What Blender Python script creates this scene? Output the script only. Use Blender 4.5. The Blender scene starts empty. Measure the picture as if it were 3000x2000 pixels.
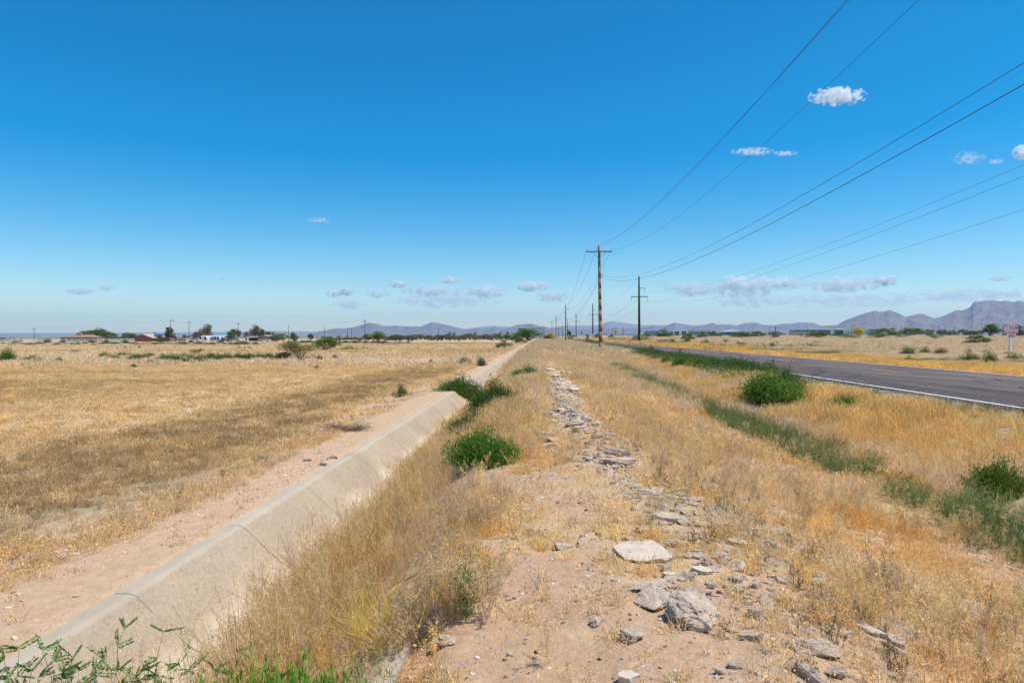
import bpy, bmesh, math, random
import numpy as np
from mathutils import Vector, noise as mnoise, Matrix

random.seed(7)
RNG = np.random.default_rng(7)
S = bpy.context.scene
COL = S.collection

# ------------------------------------------------------------------ camera
YAW = math.radians(2.43)          # looking a little left of the road's direction (+Y)
PITCH = math.radians(-0.43)
CAMZ = 1.5
cam_d = bpy.data.cameras.new('camera')
cam = bpy.data.objects.new('camera', cam_d)
COL.objects.link(cam)
cam.location = (0, 0, CAMZ)
cam.rotation_euler = (math.pi / 2 + PITCH, 0, YAW)
cam_d.sensor_width = 36
cam_d.lens = 24
cam_d.clip_start = 0.05
cam_d.clip_end = 90000
S.camera = cam

# ------------------------------------------------------------------ sky, sun, exposure
SUN_AZ, SUN_EL = math.radians(100), math.radians(63)
w = bpy.data.worlds.new('World')
S.world = w
w.use_nodes = True
nt = w.node_tree
for n in list(nt.nodes):
    nt.nodes.remove(n)
sky = nt.nodes.new('ShaderNodeTexSky')
sky.sky_type = 'NISHITA'
sky.sun_disc = False
sky.sun_elevation = SUN_EL
sky.sun_rotation = SUN_AZ
sky.altitude = 400
sky.air_density = 1.0
sky.dust_density = 0.35
sky.ozone_density = 3.0
hs = nt.nodes.new('ShaderNodeHueSaturation')
hs.inputs['Saturation'].default_value = 1.58
hs.inputs['Hue'].default_value = 0.492
bg = nt.nodes.new('ShaderNodeBackground')
bg.inputs['Strength'].default_value = 0.112
wo = nt.nodes.new('ShaderNodeOutputWorld')
nt.links.new(sky.outputs[0], hs.inputs['Color'])
nt.links.new(hs.outputs[0], bg.inputs['Color'])
nt.links.new(bg.outputs[0], wo.inputs['Surface'])

sl = bpy.data.lights.new('sun', 'SUN')
sl.energy = 4.0
sl.angle = math.radians(0.53)
sl.color = (1.0, 0.955, 0.89)
sun = bpy.data.objects.new('sun', sl)
COL.objects.link(sun)
sdir = Vector((math.sin(SUN_AZ) * math.cos(SUN_EL), math.cos(SUN_AZ) * math.cos(SUN_EL), math.sin(SUN_EL)))
sun.rotation_euler = sdir.to_track_quat('Z', 'Y').to_euler()
sun.location = (40, 20, 60)

S.view_settings.view_transform = 'Standard'
S.view_settings.look = 'None'
S.view_settings.exposure = 0.4
S.view_settings.gamma = 1.0
S.view_settings.use_curve_mapping = False
S.cycles.max_bounces = 16
S.cycles.diffuse_bounces = 4
S.cycles.transmission_bounces = 3
S.cycles.transparent_max_bounces = 8
S.cycles.volume_bounces = 14
S.cycles.use_denoising = True
S.cycles.volume_step_rate = 1.0
S.cycles.volume_max_steps = 64
S.cycles.glossy_bounces = 2

# ------------------------------------------------------------------ projection helpers
_R = cam.rotation_euler.to_matrix()
FWD = _R @ Vector((0, 0, -1)); RGT = _R @ Vector((1, 0, 0)); UP = _R @ Vector((0, 1, 0))
def ray(px, py):
    return FWD + RGT * ((px - 1500) / 2000.0) + UP * ((1000 - py) / 2000.0)
def at(px, py, d):
    """point seen at a photograph pixel, d metres along the view axis"""
    return Vector((0, 0, CAMZ)) + ray(px, py) * d

# ------------------------------------------------------------------ numpy noise and terrain
def _h(i, j, s):
    n = (i.astype(np.int64) * 374761393 + j.astype(np.int64) * 668265263 + s * 1442695041) & 0xffffffff
    n = ((n ^ (n >> 13)) * 1274126177) & 0xffffffff
    return ((n ^ (n >> 16)) & 0xffffff) / float(0xffffff)
def vn(x, y, sc, seed=0):
    x = np.asarray(x, float) / sc; y = np.asarray(y, float) / sc
    i = np.floor(x); j = np.floor(y); fx = x - i; fy = y - j
    fx = fx * fx * (3 - 2 * fx); fy = fy * fy * (3 - 2 * fy)
    a = _h(i, j, seed); b = _h(i + 1, j, seed); c = _h(i, j + 1, seed); d = _h(i + 1, j + 1, seed)
    return (a * (1 - fx) + b * fx) * (1 - fy) + (c * (1 - fx) + d * fx) * fy
def fbm(x, y, sc, seed=0, o=3):
    t = 0; a = 0.5; n = 0
    for k in range(o):
        t = t + a * vn(x, y, sc / 2 ** k, seed + k * 17); n += a; a *= 0.5
    return t / n
def sst(x, a, b):
    t = np.clip((np.asarray(x, float) - a) / (b - a), 0, 1)
    return t * t * (3 - 2 * t)

NX = [-400, -7, -5.4, -4.5, -4.1, -3.24, -3.2, -3.06, -2.62, -2.4, -2.1, -1.5, -0.85, -0.5, 0.5, 1.3, 1.9, 2.8, 4.0, 5.2, 6.2, 7.6, 8.8, 9.55, 9.7, 18.4, 18.6, 22, 30, 60, 400]
NZ = [-.75, -.72, -.66, -.56, -.48, -.455, -.53, -.66, -1.02, -1.02, -.88, -.52, -.17, -.10, -.05, -.07, -.17, -.42, -.70, -.84, -.80, -.50, -.20, -.045, -.03, -.03, -.05, -.22, -.24, -.15, .1]
FX = [-400, -7, -5.4, -4.5, -4.1, -3.24, -3.2, -3.06, -2.62, -2.4, -2.1, -1.5, -0.85, -0.5, 0.5, 2.0, 4.5, 6.45, 8.0, 9.55, 9.7, 18.4, 18.6, 22, 60, 400]
FZ = [-.75, -.72, -.66, -.56, -.48, -.455, -.53, -.66, -1.02, -1.02, -.88, -.52, -.17, -.10, -.05, -.10, -.24, -.30, -.22, -.05, -.03, -.03, -.05, -.15, -.05, .1]
def road_z(y):
    return 0.30 * sst(y, 140, 320)
def terr(x, y, micro=True):
    x = np.asarray(x, float); y = np.asarray(y, float)
    t = sst(y, 22, 80)
    z = np.interp(x, NX, NZ) * (1 - t) + np.interp(x, FX, FZ) * t
    z = z + road_z(y) * sst(x, -3.0, 3.0)
    z = z + 0.75 * sst(y, 110, 250) * sst(x, 19, 45)
    off = sst(np.abs(x - 14.05), 4.4, 5.5)
    ditch = 1 - (1 - sst(x, -1.2, -.9)) * sst(x, -4.2, -3.6)
    z = z + off * ditch * ((fbm(x, y, 1.6, 3, 3) - .5) * 0.14 * sst(np.abs(x + 3.24), 0.2, 2.0))
    z = z + sst(np.abs(x), 30, 200) * (fbm(x, y, 60, 9, 2) - .5) * 0.25
    cxr = np.interp(y, [8, 12, 14.4, 21, 30, 42], [.8, .55, .65, .62, .45, .28])
    z = z + .13 * np.exp(-((x - cxr) / .5) ** 2) * sst(y, 7, 11) * (1 - sst(y, 38, 48))
    if micro:
        m = off * ditch * sst(np.abs(x + 3.24), 0.05, .5)
        z = z + m * ((fbm(x, y, .35, 5, 4) - .5) * 0.075)
    # small ledge so the right-hand lip of the lining is seen right at the camera's feet
    z = z - 0.07 * (1 - sst(y, 3.5, 4.0)) * sst(x, -1.0, -.9) * (1 - sst(x, -.58, -.5))
    return z
_T = np.geomspace(1.2, 900, 9000)
def hit(px, py):
    r = ray(px, py)
    X = r.x * _T; Y = r.y * _T; Z = CAMZ + r.z * _T
    g = terr(X, Y, False)
    k = np.argmax(Z < g)
    if not (Z < g).any():
        return None
    return Vector((X[k], Y[k], g[k])), _T[k]
def gz(x, y):
    return float(terr(np.array([x]), np.array([y]), False)[0])

# ------------------------------------------------------------------ object helpers
def thing(name, label, cat, loc=(0, 0, 0), rz=0, group=None):
    o = bpy.data.objects.new(name, None); COL.objects.link(o)
    o.empty_display_size = 0.3
    o.location = loc; o.rotation_euler = (0, 0, rz); o['label'] = label; o['category'] = cat
    if group: o['group'] = group
    return o
def tag(o, label, cat, group=None):
    o['label'] = label; o['category'] = cat
    if group: o['group'] = group
    return o
def mk(name, me, mat=None, parent=None, loc=None, kind=None, scale=None, rot=None):
    o = bpy.data.objects.new(name, me); COL.objects.link(o)
    if mat is not None and len(me.materials) == 0:
        me.materials.append(mat)
    if parent is not None: o.parent = parent
    if loc is not None: o.location = loc
    if scale is not None: o.scale = scale
    if rot is not None: o.rotation_euler = rot
    if kind: o['kind'] = kind
    return o
def mesh_np(name, V, T, v=None, smooth=False, quads=None):
    me = bpy.data.meshes.new(name)
    V = np.asarray(V, np.float32).reshape(-1, 3)
    T = np.asarray(T, np.int32)
    if T.ndim == 1: T = T.reshape(-1, 3)
    k = T.shape[1]
    me.vertices.add(len(V)); me.vertices.foreach_set('co', V.ravel())
    me.loops.add(T.size); me.loops.foreach_set('vertex_index', T.ravel())
    me.polygons.add(len(T)); me.polygons.foreach_set('loop_start', np.arange(0, T.size, k, dtype=np.int32))
    if smooth: me.polygons.foreach_set('use_smooth', np.ones(len(T), bool))
    if v is not None:
        a = me.attributes.new('v', 'FLOAT', 'POINT'); a.data.foreach_set('value', np.asarray(v, np.float32))
    me.update(calc_edges=True)
    me.validate()
    return me
class MB:
    """collects simple solids into one mesh"""
    def __init__(s): s.V = []; s.F = []
    def add(s, vs, fs):
        b = len(s.V); s.V += [tuple(v) for v in vs]; s.F += [tuple(b + i for i in f) for f in fs]; return s
    def box(s, x0, x1, y0, y1, z0, z1):
        return s.add([(x0, y0, z0), (x1, y0, z0), (x1, y1, z0), (x0, y1, z0), (x0, y0, z1), (x1, y0, z1), (x1, y1, z1), (x0, y1, z1)],
                     [(0, 3, 2, 1), (4, 5, 6, 7), (0, 1, 5, 4), (1, 2, 6, 5), (2, 3, 7, 6), (3, 0, 4, 7)])
    def tube(s, p0, p1, r0, r1=None, n=8):
        r1 = r0 if r1 is None else r1
        p0 = Vector(p0); p1 = Vector(p1); d = (p1 - p0).normalized()
        a = d.orthogonal().normalized(); b = d.cross(a)
        vs = [p0 + (a * math.cos(t) + b * math.sin(t)) * r0 for t in [2 * math.pi * k / n for k in range(n)]]
        vs += [p1 + (a * math.cos(t) + b * math.sin(t)) * r1 for t in [2 * math.pi * k / n for k in range(n)]]
        fs = [(k, (k + 1) % n, n + (k + 1) % n, n + k) for k in range(n)] + [tuple(range(n - 1, -1, -1)), tuple(range(n, 2 * n))]
        return s.add(vs, fs)
    def prism(s, pts, y0, y1):
        """pts in xz, extruded along y"""
        n = len(pts)
        vs = [(x, y0, z) for x, z in pts] + [(x, y1, z) for x, z in pts]
        return s.add(vs, [tuple(range(n)), tuple(range(2 * n - 1, n - 1, -1))] + [(k, n + k, n + (k + 1) % n, (k + 1) % n) for k in range(n)])
    def build(s, name, mat, parent=None, smooth=False, **k):
        me = bpy.data.meshes.new(name); me.from_pydata(s.V, [], s.F); me.update()
        bm = bmesh.new(); bm.from_mesh(me); bmesh.ops.recalc_face_normals(bm, faces=bm.faces); bm.to_mesh(me); bm.free()
        if smooth:
            me.polygons.foreach_set('use_smooth', [True] * len(me.polygons))
        return mk(name, me, mat, parent, **k)

# ------------------------------------------------------------------ materials
def new_mat(name):
    m = bpy.data.materials.new(name); m.use_nodes = True
    t = m.node_tree
    for n in list(t.nodes): t.nodes.remove(n)
    out = t.nodes.new('ShaderNodeOutputMaterial')
    return m, t, out
def rgb(c): return (c[0], c[1], c[2], 1)
def simple(name, c, rough=.7, c2=None, sc=20, bump=0.0, metal=0.0, detail=4, spec=.3, coords='Object', bsc=None):
    m, t, out = new_mat(name)
    p = t.nodes.new('ShaderNodeBsdfPrincipled')
    p.inputs['Roughness'].default_value = rough; p.inputs['Metallic'].default_value = metal
    p.inputs['Specular IOR Level'].default_value = spec
    p.inputs['Base Color'].default_value = rgb(c)
    t.links.new(p.outputs[0], out.inputs[0])
    if c2 is not None or bump:
        tc = t.nodes.new('ShaderNodeTexCoord')
        nz = t.nodes.new('ShaderNodeTexNoise'); nz.inputs['Scale'].default_value = sc; nz.inputs['Detail'].default_value = detail
        t.links.new(tc.outputs[coords], nz.inputs['Vector'])
        if c2 is not None:
            r = t.nodes.new('ShaderNodeValToRGB')
            r.color_ramp.elements[0].position = .35; r.color_ramp.elements[1].position = .65
            r.color_ramp.elements[0].color = rgb(c); r.color_ramp.elements[1].color = rgb(c2)
            t.links.new(nz.outputs[0], r.inputs[0]); t.links.new(r.outputs[0], p.inputs['Base Color'])
        if bump:
            b = t.nodes.new('ShaderNodeBump'); b.inputs['Strength'].default_value = bump; b.inputs['Distance'].default_value = .02
            n2 = t.nodes.new('ShaderNodeTexNoise'); n2.inputs['Scale'].default_value = bsc or sc * 3; n2.inputs['Detail'].default_value = 5
            t.links.new(tc.outputs[coords], n2.inputs['Vector'])
            t.links.new(n2.outputs[0], b.inputs['Height']); t.links.new(b.outputs[0], p.inputs['Normal'])
    return m
def veg_mat(name, source, transl=.45, tint2=(1.25, 1.05, .7), lo=.5, hi=1.5, rough=.8):
    """plant tissue: colour from the plant, each blade or leaf a little different"""
    m, t, out = new_mat(name)
    if source == 'instancer':
        a = t.nodes.new('ShaderNodeAttribute'); a.attribute_type = 'INSTANCER'; a.attribute_name = 'col'; csock = a.outputs['Color']
    elif source == 'object':
        a = t.nodes.new('ShaderNodeObjectInfo'); csock = a.outputs['Color']
    else:
        a = t.nodes.new('ShaderNodeRGB'); a.outputs[0].default_value = rgb(source); csock = a.outputs[0]
    v = t.nodes.new('ShaderNodeAttribute'); v.attribute_name = 'v'
    mr = t.nodes.new('ShaderNodeMapRange'); mr.inputs['To Min'].default_value = lo; mr.inputs['To Max'].default_value = hi
    t.links.new(v.outputs['Fac'], mr.inputs['Value'])
    mul = t.nodes.new('ShaderNodeVectorMath'); mul.operation = 'SCALE'
    t.links.new(csock, mul.inputs[0]); t.links.new(mr.outputs[0], mul.inputs['Scale'])
    # second tint on some blades
    fr = t.nodes.new('ShaderNodeMath'); fr.operation = 'MULTIPLY'; fr.inputs[1].default_value = 7.31
    t.links.new(v.outputs['Fac'], fr.inputs[0])
    f2 = t.nodes.new('ShaderNodeMath'); f2.operation = 'FRACT'; t.links.new(fr.outputs[0], f2.inputs[0])
    tint = t.nodes.new('ShaderNodeVectorMath'); tint.operation = 'MULTIPLY'; tint.inputs[1].default_value = tint2
    t.links.new(mul.outputs[0], tint.inputs[0])
    mx = t.nodes.new('ShaderNodeMix'); mx.data_type = 'RGBA'
    t.links.new(f2.outputs[0], mx.inputs[0]); t.links.new(mul.outputs[0], mx.inputs[6]); t.links.new(tint.outputs[0], mx.inputs[7])
    d = t.nodes.new('ShaderNodeBsdfDiffuse'); tr = t.nodes.new('ShaderNodeBsdfTranslucent')
    ms = t.nodes.new('ShaderNodeMixShader'); ms.inputs[0].default_value = transl
    t.links.new(mx.outputs[2], d.inputs[0]); t.links.new(mx.outputs[2], tr.inputs[0])
    t.links.new(d.outputs[0], ms.inputs[1]); t.links.new(tr.outputs[0], ms.inputs[2])
    t.links.new(ms.outputs[0], out.inputs[0])
    return m
M_INST = veg_mat('dry_plants', 'instancer')
M_OBJ = veg_mat('shrub_leaves', 'object', .4, (1.35, 1.08, .8), .55, 1.75)
M_STEM = simple('shrub_wood', (.17, .12, .08), .9, (.26, .2, .14), 30)

def concrete_mat(name, c, c2, agg=60, bump=.7, rubble=True):
    m, t, out = new_mat(name)
    p = t.nodes.new('ShaderNodeBsdfPrincipled'); p.inputs['Roughness'].default_value = .9; p.inputs['Specular IOR Level'].default_value = .2
    tc = t.nodes.new('ShaderNodeTexCoord')
    oi = t.nodes.new('ShaderNodeObjectInfo')
    ad = t.nodes.new('ShaderNodeVectorMath'); ad.operation = 'ADD'
    t.links.new(tc.outputs['Object'], ad.inputs[0]); t.links.new(oi.outputs['Location'], ad.inputs[1])
    n1 = t.nodes.new('ShaderNodeTexNoise'); n1.inputs['Scale'].default_value = 4; n1.inputs['Detail'].default_value = 8; n1.inputs['Roughness'].default_value = .65
    t.links.new(ad.outputs[0], n1.inputs['Vector'])
    r = t.nodes.new('ShaderNodeValToRGB'); r.color_ramp.elements[0].position = .36; r.color_ramp.elements[1].position = .62
    r.color_ramp.elements[0].color = rgb(c2); r.color_ramp.elements[1].color = rgb(c)
    t.links.new(n1.outputs[0], r.inputs[0])
    vo = t.nodes.new('ShaderNodeTexVoronoi'); vo.inputs['Scale'].default_value = agg; vo.inputs['Randomness'].default_value = 1
    t.links.new(ad.outputs[0], vo.inputs['Vector'])
    # aggregate stones showing in the broken faces
    wn = t.nodes.new('ShaderNodeSeparateColor'); t.links.new(vo.outputs['Color'], wn.inputs[0])
    gt = t.nodes.new('ShaderNodeMath'); gt.operation = 'GREATER_THAN'; gt.inputs[1].default_value = .78 if rubble else .93
    t.links.new(wn.outputs[0], gt.inputs[0])
    lt = t.nodes.new('ShaderNodeMath'); lt.operation = 'LESS_THAN'; lt.inputs[1].default_value = .38
    t.links.new(vo.outputs['Distance'], lt.inputs[0])
    ml = t.nodes.new('ShaderNodeMath'); ml.operation = 'MULTIPLY'; t.links.new(gt.outputs[0], ml.inputs[0]); t.links.new(lt.outputs[0], ml.inputs[1])
    ra = t.nodes.new('ShaderNodeValToRGB'); ra.color_ramp.elements[0].color = (.09, .09, .11, 1); ra.color_ramp.elements[1].color = (.5, .46, .4, 1)
    t.links.new(wn.outputs[1], ra.inputs[0])
    mx = t.nodes.new('ShaderNodeMix'); mx.data_type = 'RGBA'
    t.links.new(ml.outputs[0], mx.inputs[0]); t.links.new(r.outputs[0], mx.inputs[6]); t.links.new(ra.outputs[0], mx.inputs[7])
    t.links.new(mx.outputs[2], p.inputs['Base Color'])
    n2 = t.nodes.new('ShaderNodeTexNoise'); n2.inputs['Scale'].default_value = 28; n2.inputs['Detail'].default_value = 8; n2.inputs['Roughness'].default_value = .7
    t.links.new(ad.outputs[0], n2.inputs['Vector'])
    b = t.nodes.new('ShaderNodeBump'); b.inputs['Strength'].default_value = bump; b.inputs['Distance'].default_value = .03
    t.links.new(n2.outputs[0], b.inputs['Height']); t.links.new(b.outputs[0], p.inputs['Normal'])
    t.links.new(p.outputs[0], out.inputs[0])
    return m
M_RUB = concrete_mat('rubble_concrete', (.76, .59, .45), (.50, .385, .285))
M_SLAB = concrete_mat('slab_concrete', (.64, .53, .42), (.54, .45, .35), 90, .35, False)
# ================================================================== SETTING
# ------------------------------------------------------------------ ground
def grid_axis(lo, hi, step, grow, far):
    a = list(np.arange(lo, hi + 1e-6, step)); s = step
    r = []; v = hi
    while v < far:
        s = min(s * grow, 900); v += s; r.append(v)
    return np.array(a + r)
SOIL = np.array((.58, .375, .23)); SOIL2 = np.array((.49, .31, .19)); PINK = np.array((.57, .38, .235))
LITG = np.array((.55, .40, .20)); LITB = np.array((.34, .25, .14)); LITP = np.array((.56, .43, .26)); GRV = np.array((.27, .235, .21))
def ground_col(x, y):
    n = fbm(x, y, 1.2, 21, 4); n2 = fbm(x, y, 5, 33, 3); n3 = fbm(x, y, 0.4, 40, 3)
    c = SOIL[None] * (1 - n[:, None]) + SOIL2[None] * n[:, None]
    def mix(c, col, f):
        f = np.clip(f, 0, 1)[:, None]; return c * (1 - f) + col[None] * f
    c = mix(c, PINK, sst(x, -4.6, -3.9) * (1 - sst(x, -3.3, -3.1)))
    d = -x
    # field: straw litter, brown band of dead mat-weed, paler far field
    c = mix(c, LITP, sst(d, 4.0, 6.5) * (.45 + .45 * n2))
    band = sst(d + 2.2 * (n2 - .5), 5.1, 6.3) * (1 - sst(d + 2.0 * (n - .5), 8.7, 9.9)) * (1 - .6 * sst(y, 35, 60))
    c = mix(c, LITB, band * .9 * (.35 + .65 * sst(fbm(x, y, .45, 71, 3) + .3 * band, .40, .62)))
    trk = np.exp(-((d - 10.4 - .018 * y + .8 * (n2 - .5)) / .28) ** 2) + np.exp(-((d - 12.4 - .018 * y + .8 * (n2 - .5)) / .35) ** 2)
    c = mix(c, SOIL * np.array((1.05, 1.0, .82)), trk * .55)
    farb = sst(d, 14, 20) * sst(fbm(x * .25, y, 9, 51, 3), .5, .62)
    c = mix(c, np.array((.36, .25, .13)), farb * .55)
    # berm and slope
    r = sst(x, -1.2, -.4) * (1 - sst(x, 9.3, 9.6))
    c = mix(c, LITG, r * sst(fbm(x, y, .9, 61, 4), .46, .62) * .6)
    c = mix(c, LITG, r * sst(y, 18, 32) * .75)
    c = mix(c, GRV, r * np.exp(-((x - 2.0 - .5 * (n - .5)) / .55) ** 2) * sst(n3, .45, .62) * .75 * (1 - sst(y, 22, 30)))
    c = mix(c, LITP * .85, r * sst(x, 5.6, 6.6) * .8)
    c = mix(c, GRV * .9, sst(x, 8.95, 9.5) * (1 - sst(x, 9.8, 9.9)) * .8)
    # beyond the road
    c = mix(c, np.array((.48, .33, .13)), sst(x, 18.4, 18.9) * .85)
    c = mix(c, np.array((.50, .385, .27)), sst(x, 24, 30) * .9)
    c = mix(c, np.array((.20, .18, .11)), sst(np.hypot(x, y), 380, 900) * .9)
    sed = sst(x, -2.8, -2.65) * (1 - sst(x, -2.2, -2.0))
    c = mix(c, np.array((.62, .52, .38)), sed)
    return c
xs_r = grid_axis(-9.0, 11.0, .085, 1.035, 13000)
xs_l = -grid_axis(9.0, 9.001, .085, 1.035, 13000)[1:]
xs = np.sort(np.unique(np.concatenate([xs_l, xs_r])))
ys = [-6.0, -3, -1, 0, 1.0, 1.5]
while ys[-1] < 13000:
    ys.append(ys[-1] + max(.055, .0135 * ys[-1]))
ys = np.array(ys)
X, Y = np.meshgrid(xs, ys)
Z = terr(X.ravel(), Y.ravel()).reshape(X.shape)
V = np.stack([X, Y, Z], -1).reshape(-1, 3)
nx, ny = len(xs), len(ys)
i = np.arange(nx * ny).reshape(ny, nx)
Q = np.stack([i[:-1, :-1], i[:-1, 1:], i[1:, 1:], i[1:, :-1]], -1).reshape(-1, 4)
me = mesh_np('ground', V, Q, smooth=True)
ca = me.attributes.new('gcol', 'FLOAT_COLOR', 'POINT')
gc = ground_col(V[:, 0], V[:, 1])
ca.data.foreach_set('color', np.concatenate([gc, np.ones((len(gc), 1))], 1).astype(np.float32).ravel())
m, t, out = new_mat('desert_soil')
p = t.nodes.new('ShaderNodeBsdfPrincipled'); p.inputs['Roughness'].default_value = .95; p.inputs['Specular IOR Level'].default_value = .1
at_ = t.nodes.new('ShaderNodeAttribute'); at_.attribute_name = 'gcol'
tc = t.nodes.new('ShaderNodeTexCoord')
n1 = t.nodes.new('ShaderNodeTexNoise'); n1.inputs['Scale'].default_value = 9; n1.inputs['Detail'].default_value = 9; n1.inputs['Roughness'].default_value = .72
t.links.new(tc.outputs['Object'], n1.inputs['Vector'])
mr = t.nodes.new('ShaderNodeMapRange'); mr.inputs['From Min'].default_value = .3; mr.inputs['From Max'].default_value = .7
mr.inputs['To Min'].default_value = .78; mr.inputs['To Max'].default_value = 1.14
t.links.new(n1.outputs[0], mr.inputs['Value'])
sc = t.nodes.new('ShaderNodeVectorMath'); sc.operation = 'SCALE'
t.links.new(at_.outputs['Color'], sc.inputs[0]); t.links.new(mr.outputs[0], sc.inputs['Scale'])
# grit: small dark and pale grains
vo = t.nodes.new('ShaderNodeTexVoronoi'); vo.inputs['Scale'].default_value = 70
t.links.new(tc.outputs['Object'], vo.inputs['Vector'])
se = t.nodes.new('ShaderNodeSeparateColor'); t.links.new(vo.outputs['Color'], se.inputs[0])
g1 = t.nodes.new('ShaderNodeMath'); g1.operation = 'GREATER_THAN'; g1.inputs[1].default_value = .86; t.links.new(se.outputs[0], g1.inputs[0])
g2 = t.nodes.new('ShaderNodeMath'); g2.operation = 'LESS_THAN'; g2.inputs[1].default_value = .4; t.links.new(vo.outputs['Distance'], g2.inputs[0])
gm = t.nodes.new('ShaderNodeMath'); gm.operation = 'MULTIPLY'; t.links.new(g1.outputs[0], gm.inputs[0]); t.links.new(g2.outputs[0], gm.inputs[1])
gr = t.nodes.new('ShaderNodeValToRGB'); gr.color_ramp.elements[0].color = (.16, .13, .11, 1); gr.color_ramp.elements[1].color = (.62, .52, .42, 1)
t.links.new(se.outputs[1], gr.inputs[0])
mx = t.nodes.new('ShaderNodeMix'); mx.data_type = 'RGBA'
t.links.new(gm.outputs[0], mx.inputs[0]); t.links.new(sc.outputs[0], mx.inputs[6]); t.links.new(gr.outputs[0], mx.inputs[7])
t.links.new(mx.outputs[2], p.inputs['Base Color'])
bp = t.nodes.new('ShaderNodeBump'); bp.inputs['Strength'].default_value = .8; bp.inputs['Distance'].default_value = .035
nb = t.nodes.new('ShaderNodeTexNoise'); nb.inputs['Scale'].default_value = 16; nb.inputs['Detail'].default_value = 9; nb.inputs['Roughness'].default_value = .68
t.links.new(tc.outputs['Object'], nb.inputs['Vector'])
t.links.new(nb.outputs[0], bp.inputs['Height']); t.links.new(bp.outputs[0], p.inputs['Normal'])
t.links.new(p.outputs[0], out.inputs[0])
mk('ground', me, m, kind='structure')

# ------------------------------------------------------------------ road
RL, RR = 9.72, 18.36
ry = np.concatenate([np.arange(-12, 120, 2.0), np.arange(120, 520, 8.0)])
def strip(x0, x1, yy, dz, wob=0.0, seed=0):
    a = x0 + (vn(yy, yy * 0, .9, seed) - .5) * wob; b = x1 + (vn(yy, yy * 0, .9, seed + 5) - .5) * wob
    z = road_z(yy) + dz
    V = np.concatenate([np.stack([a, yy, z], 1), np.stack([b, yy, z], 1)])
    n = len(yy); k = np.arange(n - 1)
    return V, np.stack([k, n + k, n + k + 1, k + 1], 1)
m_as, t, out = new_mat('worn_asphalt')
p = t.nodes.new('ShaderNodeBsdfPrincipled'); p.inputs['Roughness'].default_value = .88; p.inputs['Specular IOR Level'].default_value = .08
tc = t.nodes.new('ShaderNodeTexCoord')
mp = t.nodes.new('ShaderNodeMapping'); mp.inputs['Scale'].default_value = (1, .06, 1); t.links.new(tc.outputs['Object'], mp.inputs['Vector'])
nA = t.nodes.new('ShaderNodeTexNoise'); nA.inputs['Scale'].default_value = 2.2; nA.inputs['Detail'].default_value = 5; t.links.new(mp.outputs[0], nA.inputs['Vector'])
nB = t.nodes.new('ShaderNodeTexNoise'); nB.inputs['Scale'].default_value = 38; nB.inputs['Detail'].default_value = 3; t.links.new(tc.outputs['Object'], nB.inputs['Vector'])
ad = t.nodes.new('ShaderNodeMath'); ad.operation = 'ADD'; t.links.new(nA.outputs[0], ad.inputs[0]); t.links.new(nB.outputs[0], ad.inputs[1])
rr = t.nodes.new('ShaderNodeValToRGB'); rr.color_ramp.elements[0].position = .4; rr.color_ramp.elements[1].position = .62
hf = t.nodes.new('ShaderNodeMath'); hf.operation = 'MULTIPLY'; hf.inputs[1].default_value = .5; t.links.new(ad.outputs[0], hf.inputs[0])
rr.color_ramp.elements[0].color = (.088, .072, .064, 1); rr.color_ramp.elements[1].color = (.180, .148, .132, 1)
t.links.new(hf.outputs[0], rr.inputs[0])
# sealed cracks and worn patches
mc = t.nodes.new('ShaderNodeMapping'); mc.inputs['Scale'].default_value = (.28, .10, 1); t.links.new(tc.outputs['Object'], mc.inputs['Vector'])
nd_ = t.nodes.new('ShaderNodeTexNoise'); nd_.inputs['Scale'].default_value = 2.5; nd_.inputs['Detail'].default_value = 4; t.links.new(mc.outputs[0], nd_.inputs['Vector'])
ma_ = t.nodes.new('ShaderNodeVectorMath'); ma_.operation = 'MULTIPLY_ADD'; ma_.inputs[1].default_value = (.45, .45, 0); t.links.new(nd_.outputs['Color'], ma_.inputs[0]); t.links.new(mc.outputs[0], ma_.inputs[2])
vc = t.nodes.new('ShaderNodeTexVoronoi'); vc.feature = 'DISTANCE_TO_EDGE'; vc.inputs['Scale'].default_value = 1.0; t.links.new(ma_.outputs[0], vc.inputs['Vector'])
cr = t.nodes.new('ShaderNodeMapRange'); cr.inputs['From Min'].default_value = .004; cr.inputs['From Max'].default_value = .012; cr.inputs['To Min'].default_value = .55; cr.inputs['To Max'].default_value = 1.0; t.links.new(vc.outputs[0], cr.inputs['Value'])
pn = t.nodes.new('ShaderNodeMapRange'); pn.inputs['From Min'].default_value = .35; pn.inputs['From Max'].default_value = .65; pn.inputs['To Min'].default_value = .86; pn.inputs['To Max'].default_value = 1.12; t.links.new(nd_.outputs[0], pn.inputs['Value'])
pm = t.nodes.new('ShaderNodeMath'); pm.operation = 'MULTIPLY'; t.links.new(cr.outputs[0], pm.inputs[0]); t.links.new(pn.outputs[0], pm.inputs[1])
rs_ = t.nodes.new('ShaderNodeVectorMath'); rs_.operation = 'SCALE'; t.links.new(rr.outputs[0], rs_.inputs[0]); t.links.new(pm.outputs[0], rs_.inputs['Scale'])
t.links.new(rs_.outputs[0], p.inputs['Base Color'])
bb = t.nodes.new('ShaderNodeBump'); bb.inputs['Strength'].default_value = .5; bb.inputs['Distance'].default_value = .01
t.links.new(nB.outputs[0], bb.inputs['Height']); t.links.new(bb.outputs[0], p.inputs['Normal']); t.links.new(p.outputs[0], out.inputs[0])
fy = np.concatenate([np.arange(-12, 90, .25), np.arange(90, 520, 4.0)])
ea = RL + (fbm(fy, fy * 0, .8, 71, 3) - .5) * .22; eb = RR + (fbm(fy, fy * 0, .8, 75, 3) - .5) * .12
cols = [ea - .05, ea, (ea + eb) / 2, eb, eb + .05]; zz = [-.06, 0, .02, 0, -.06]
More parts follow.
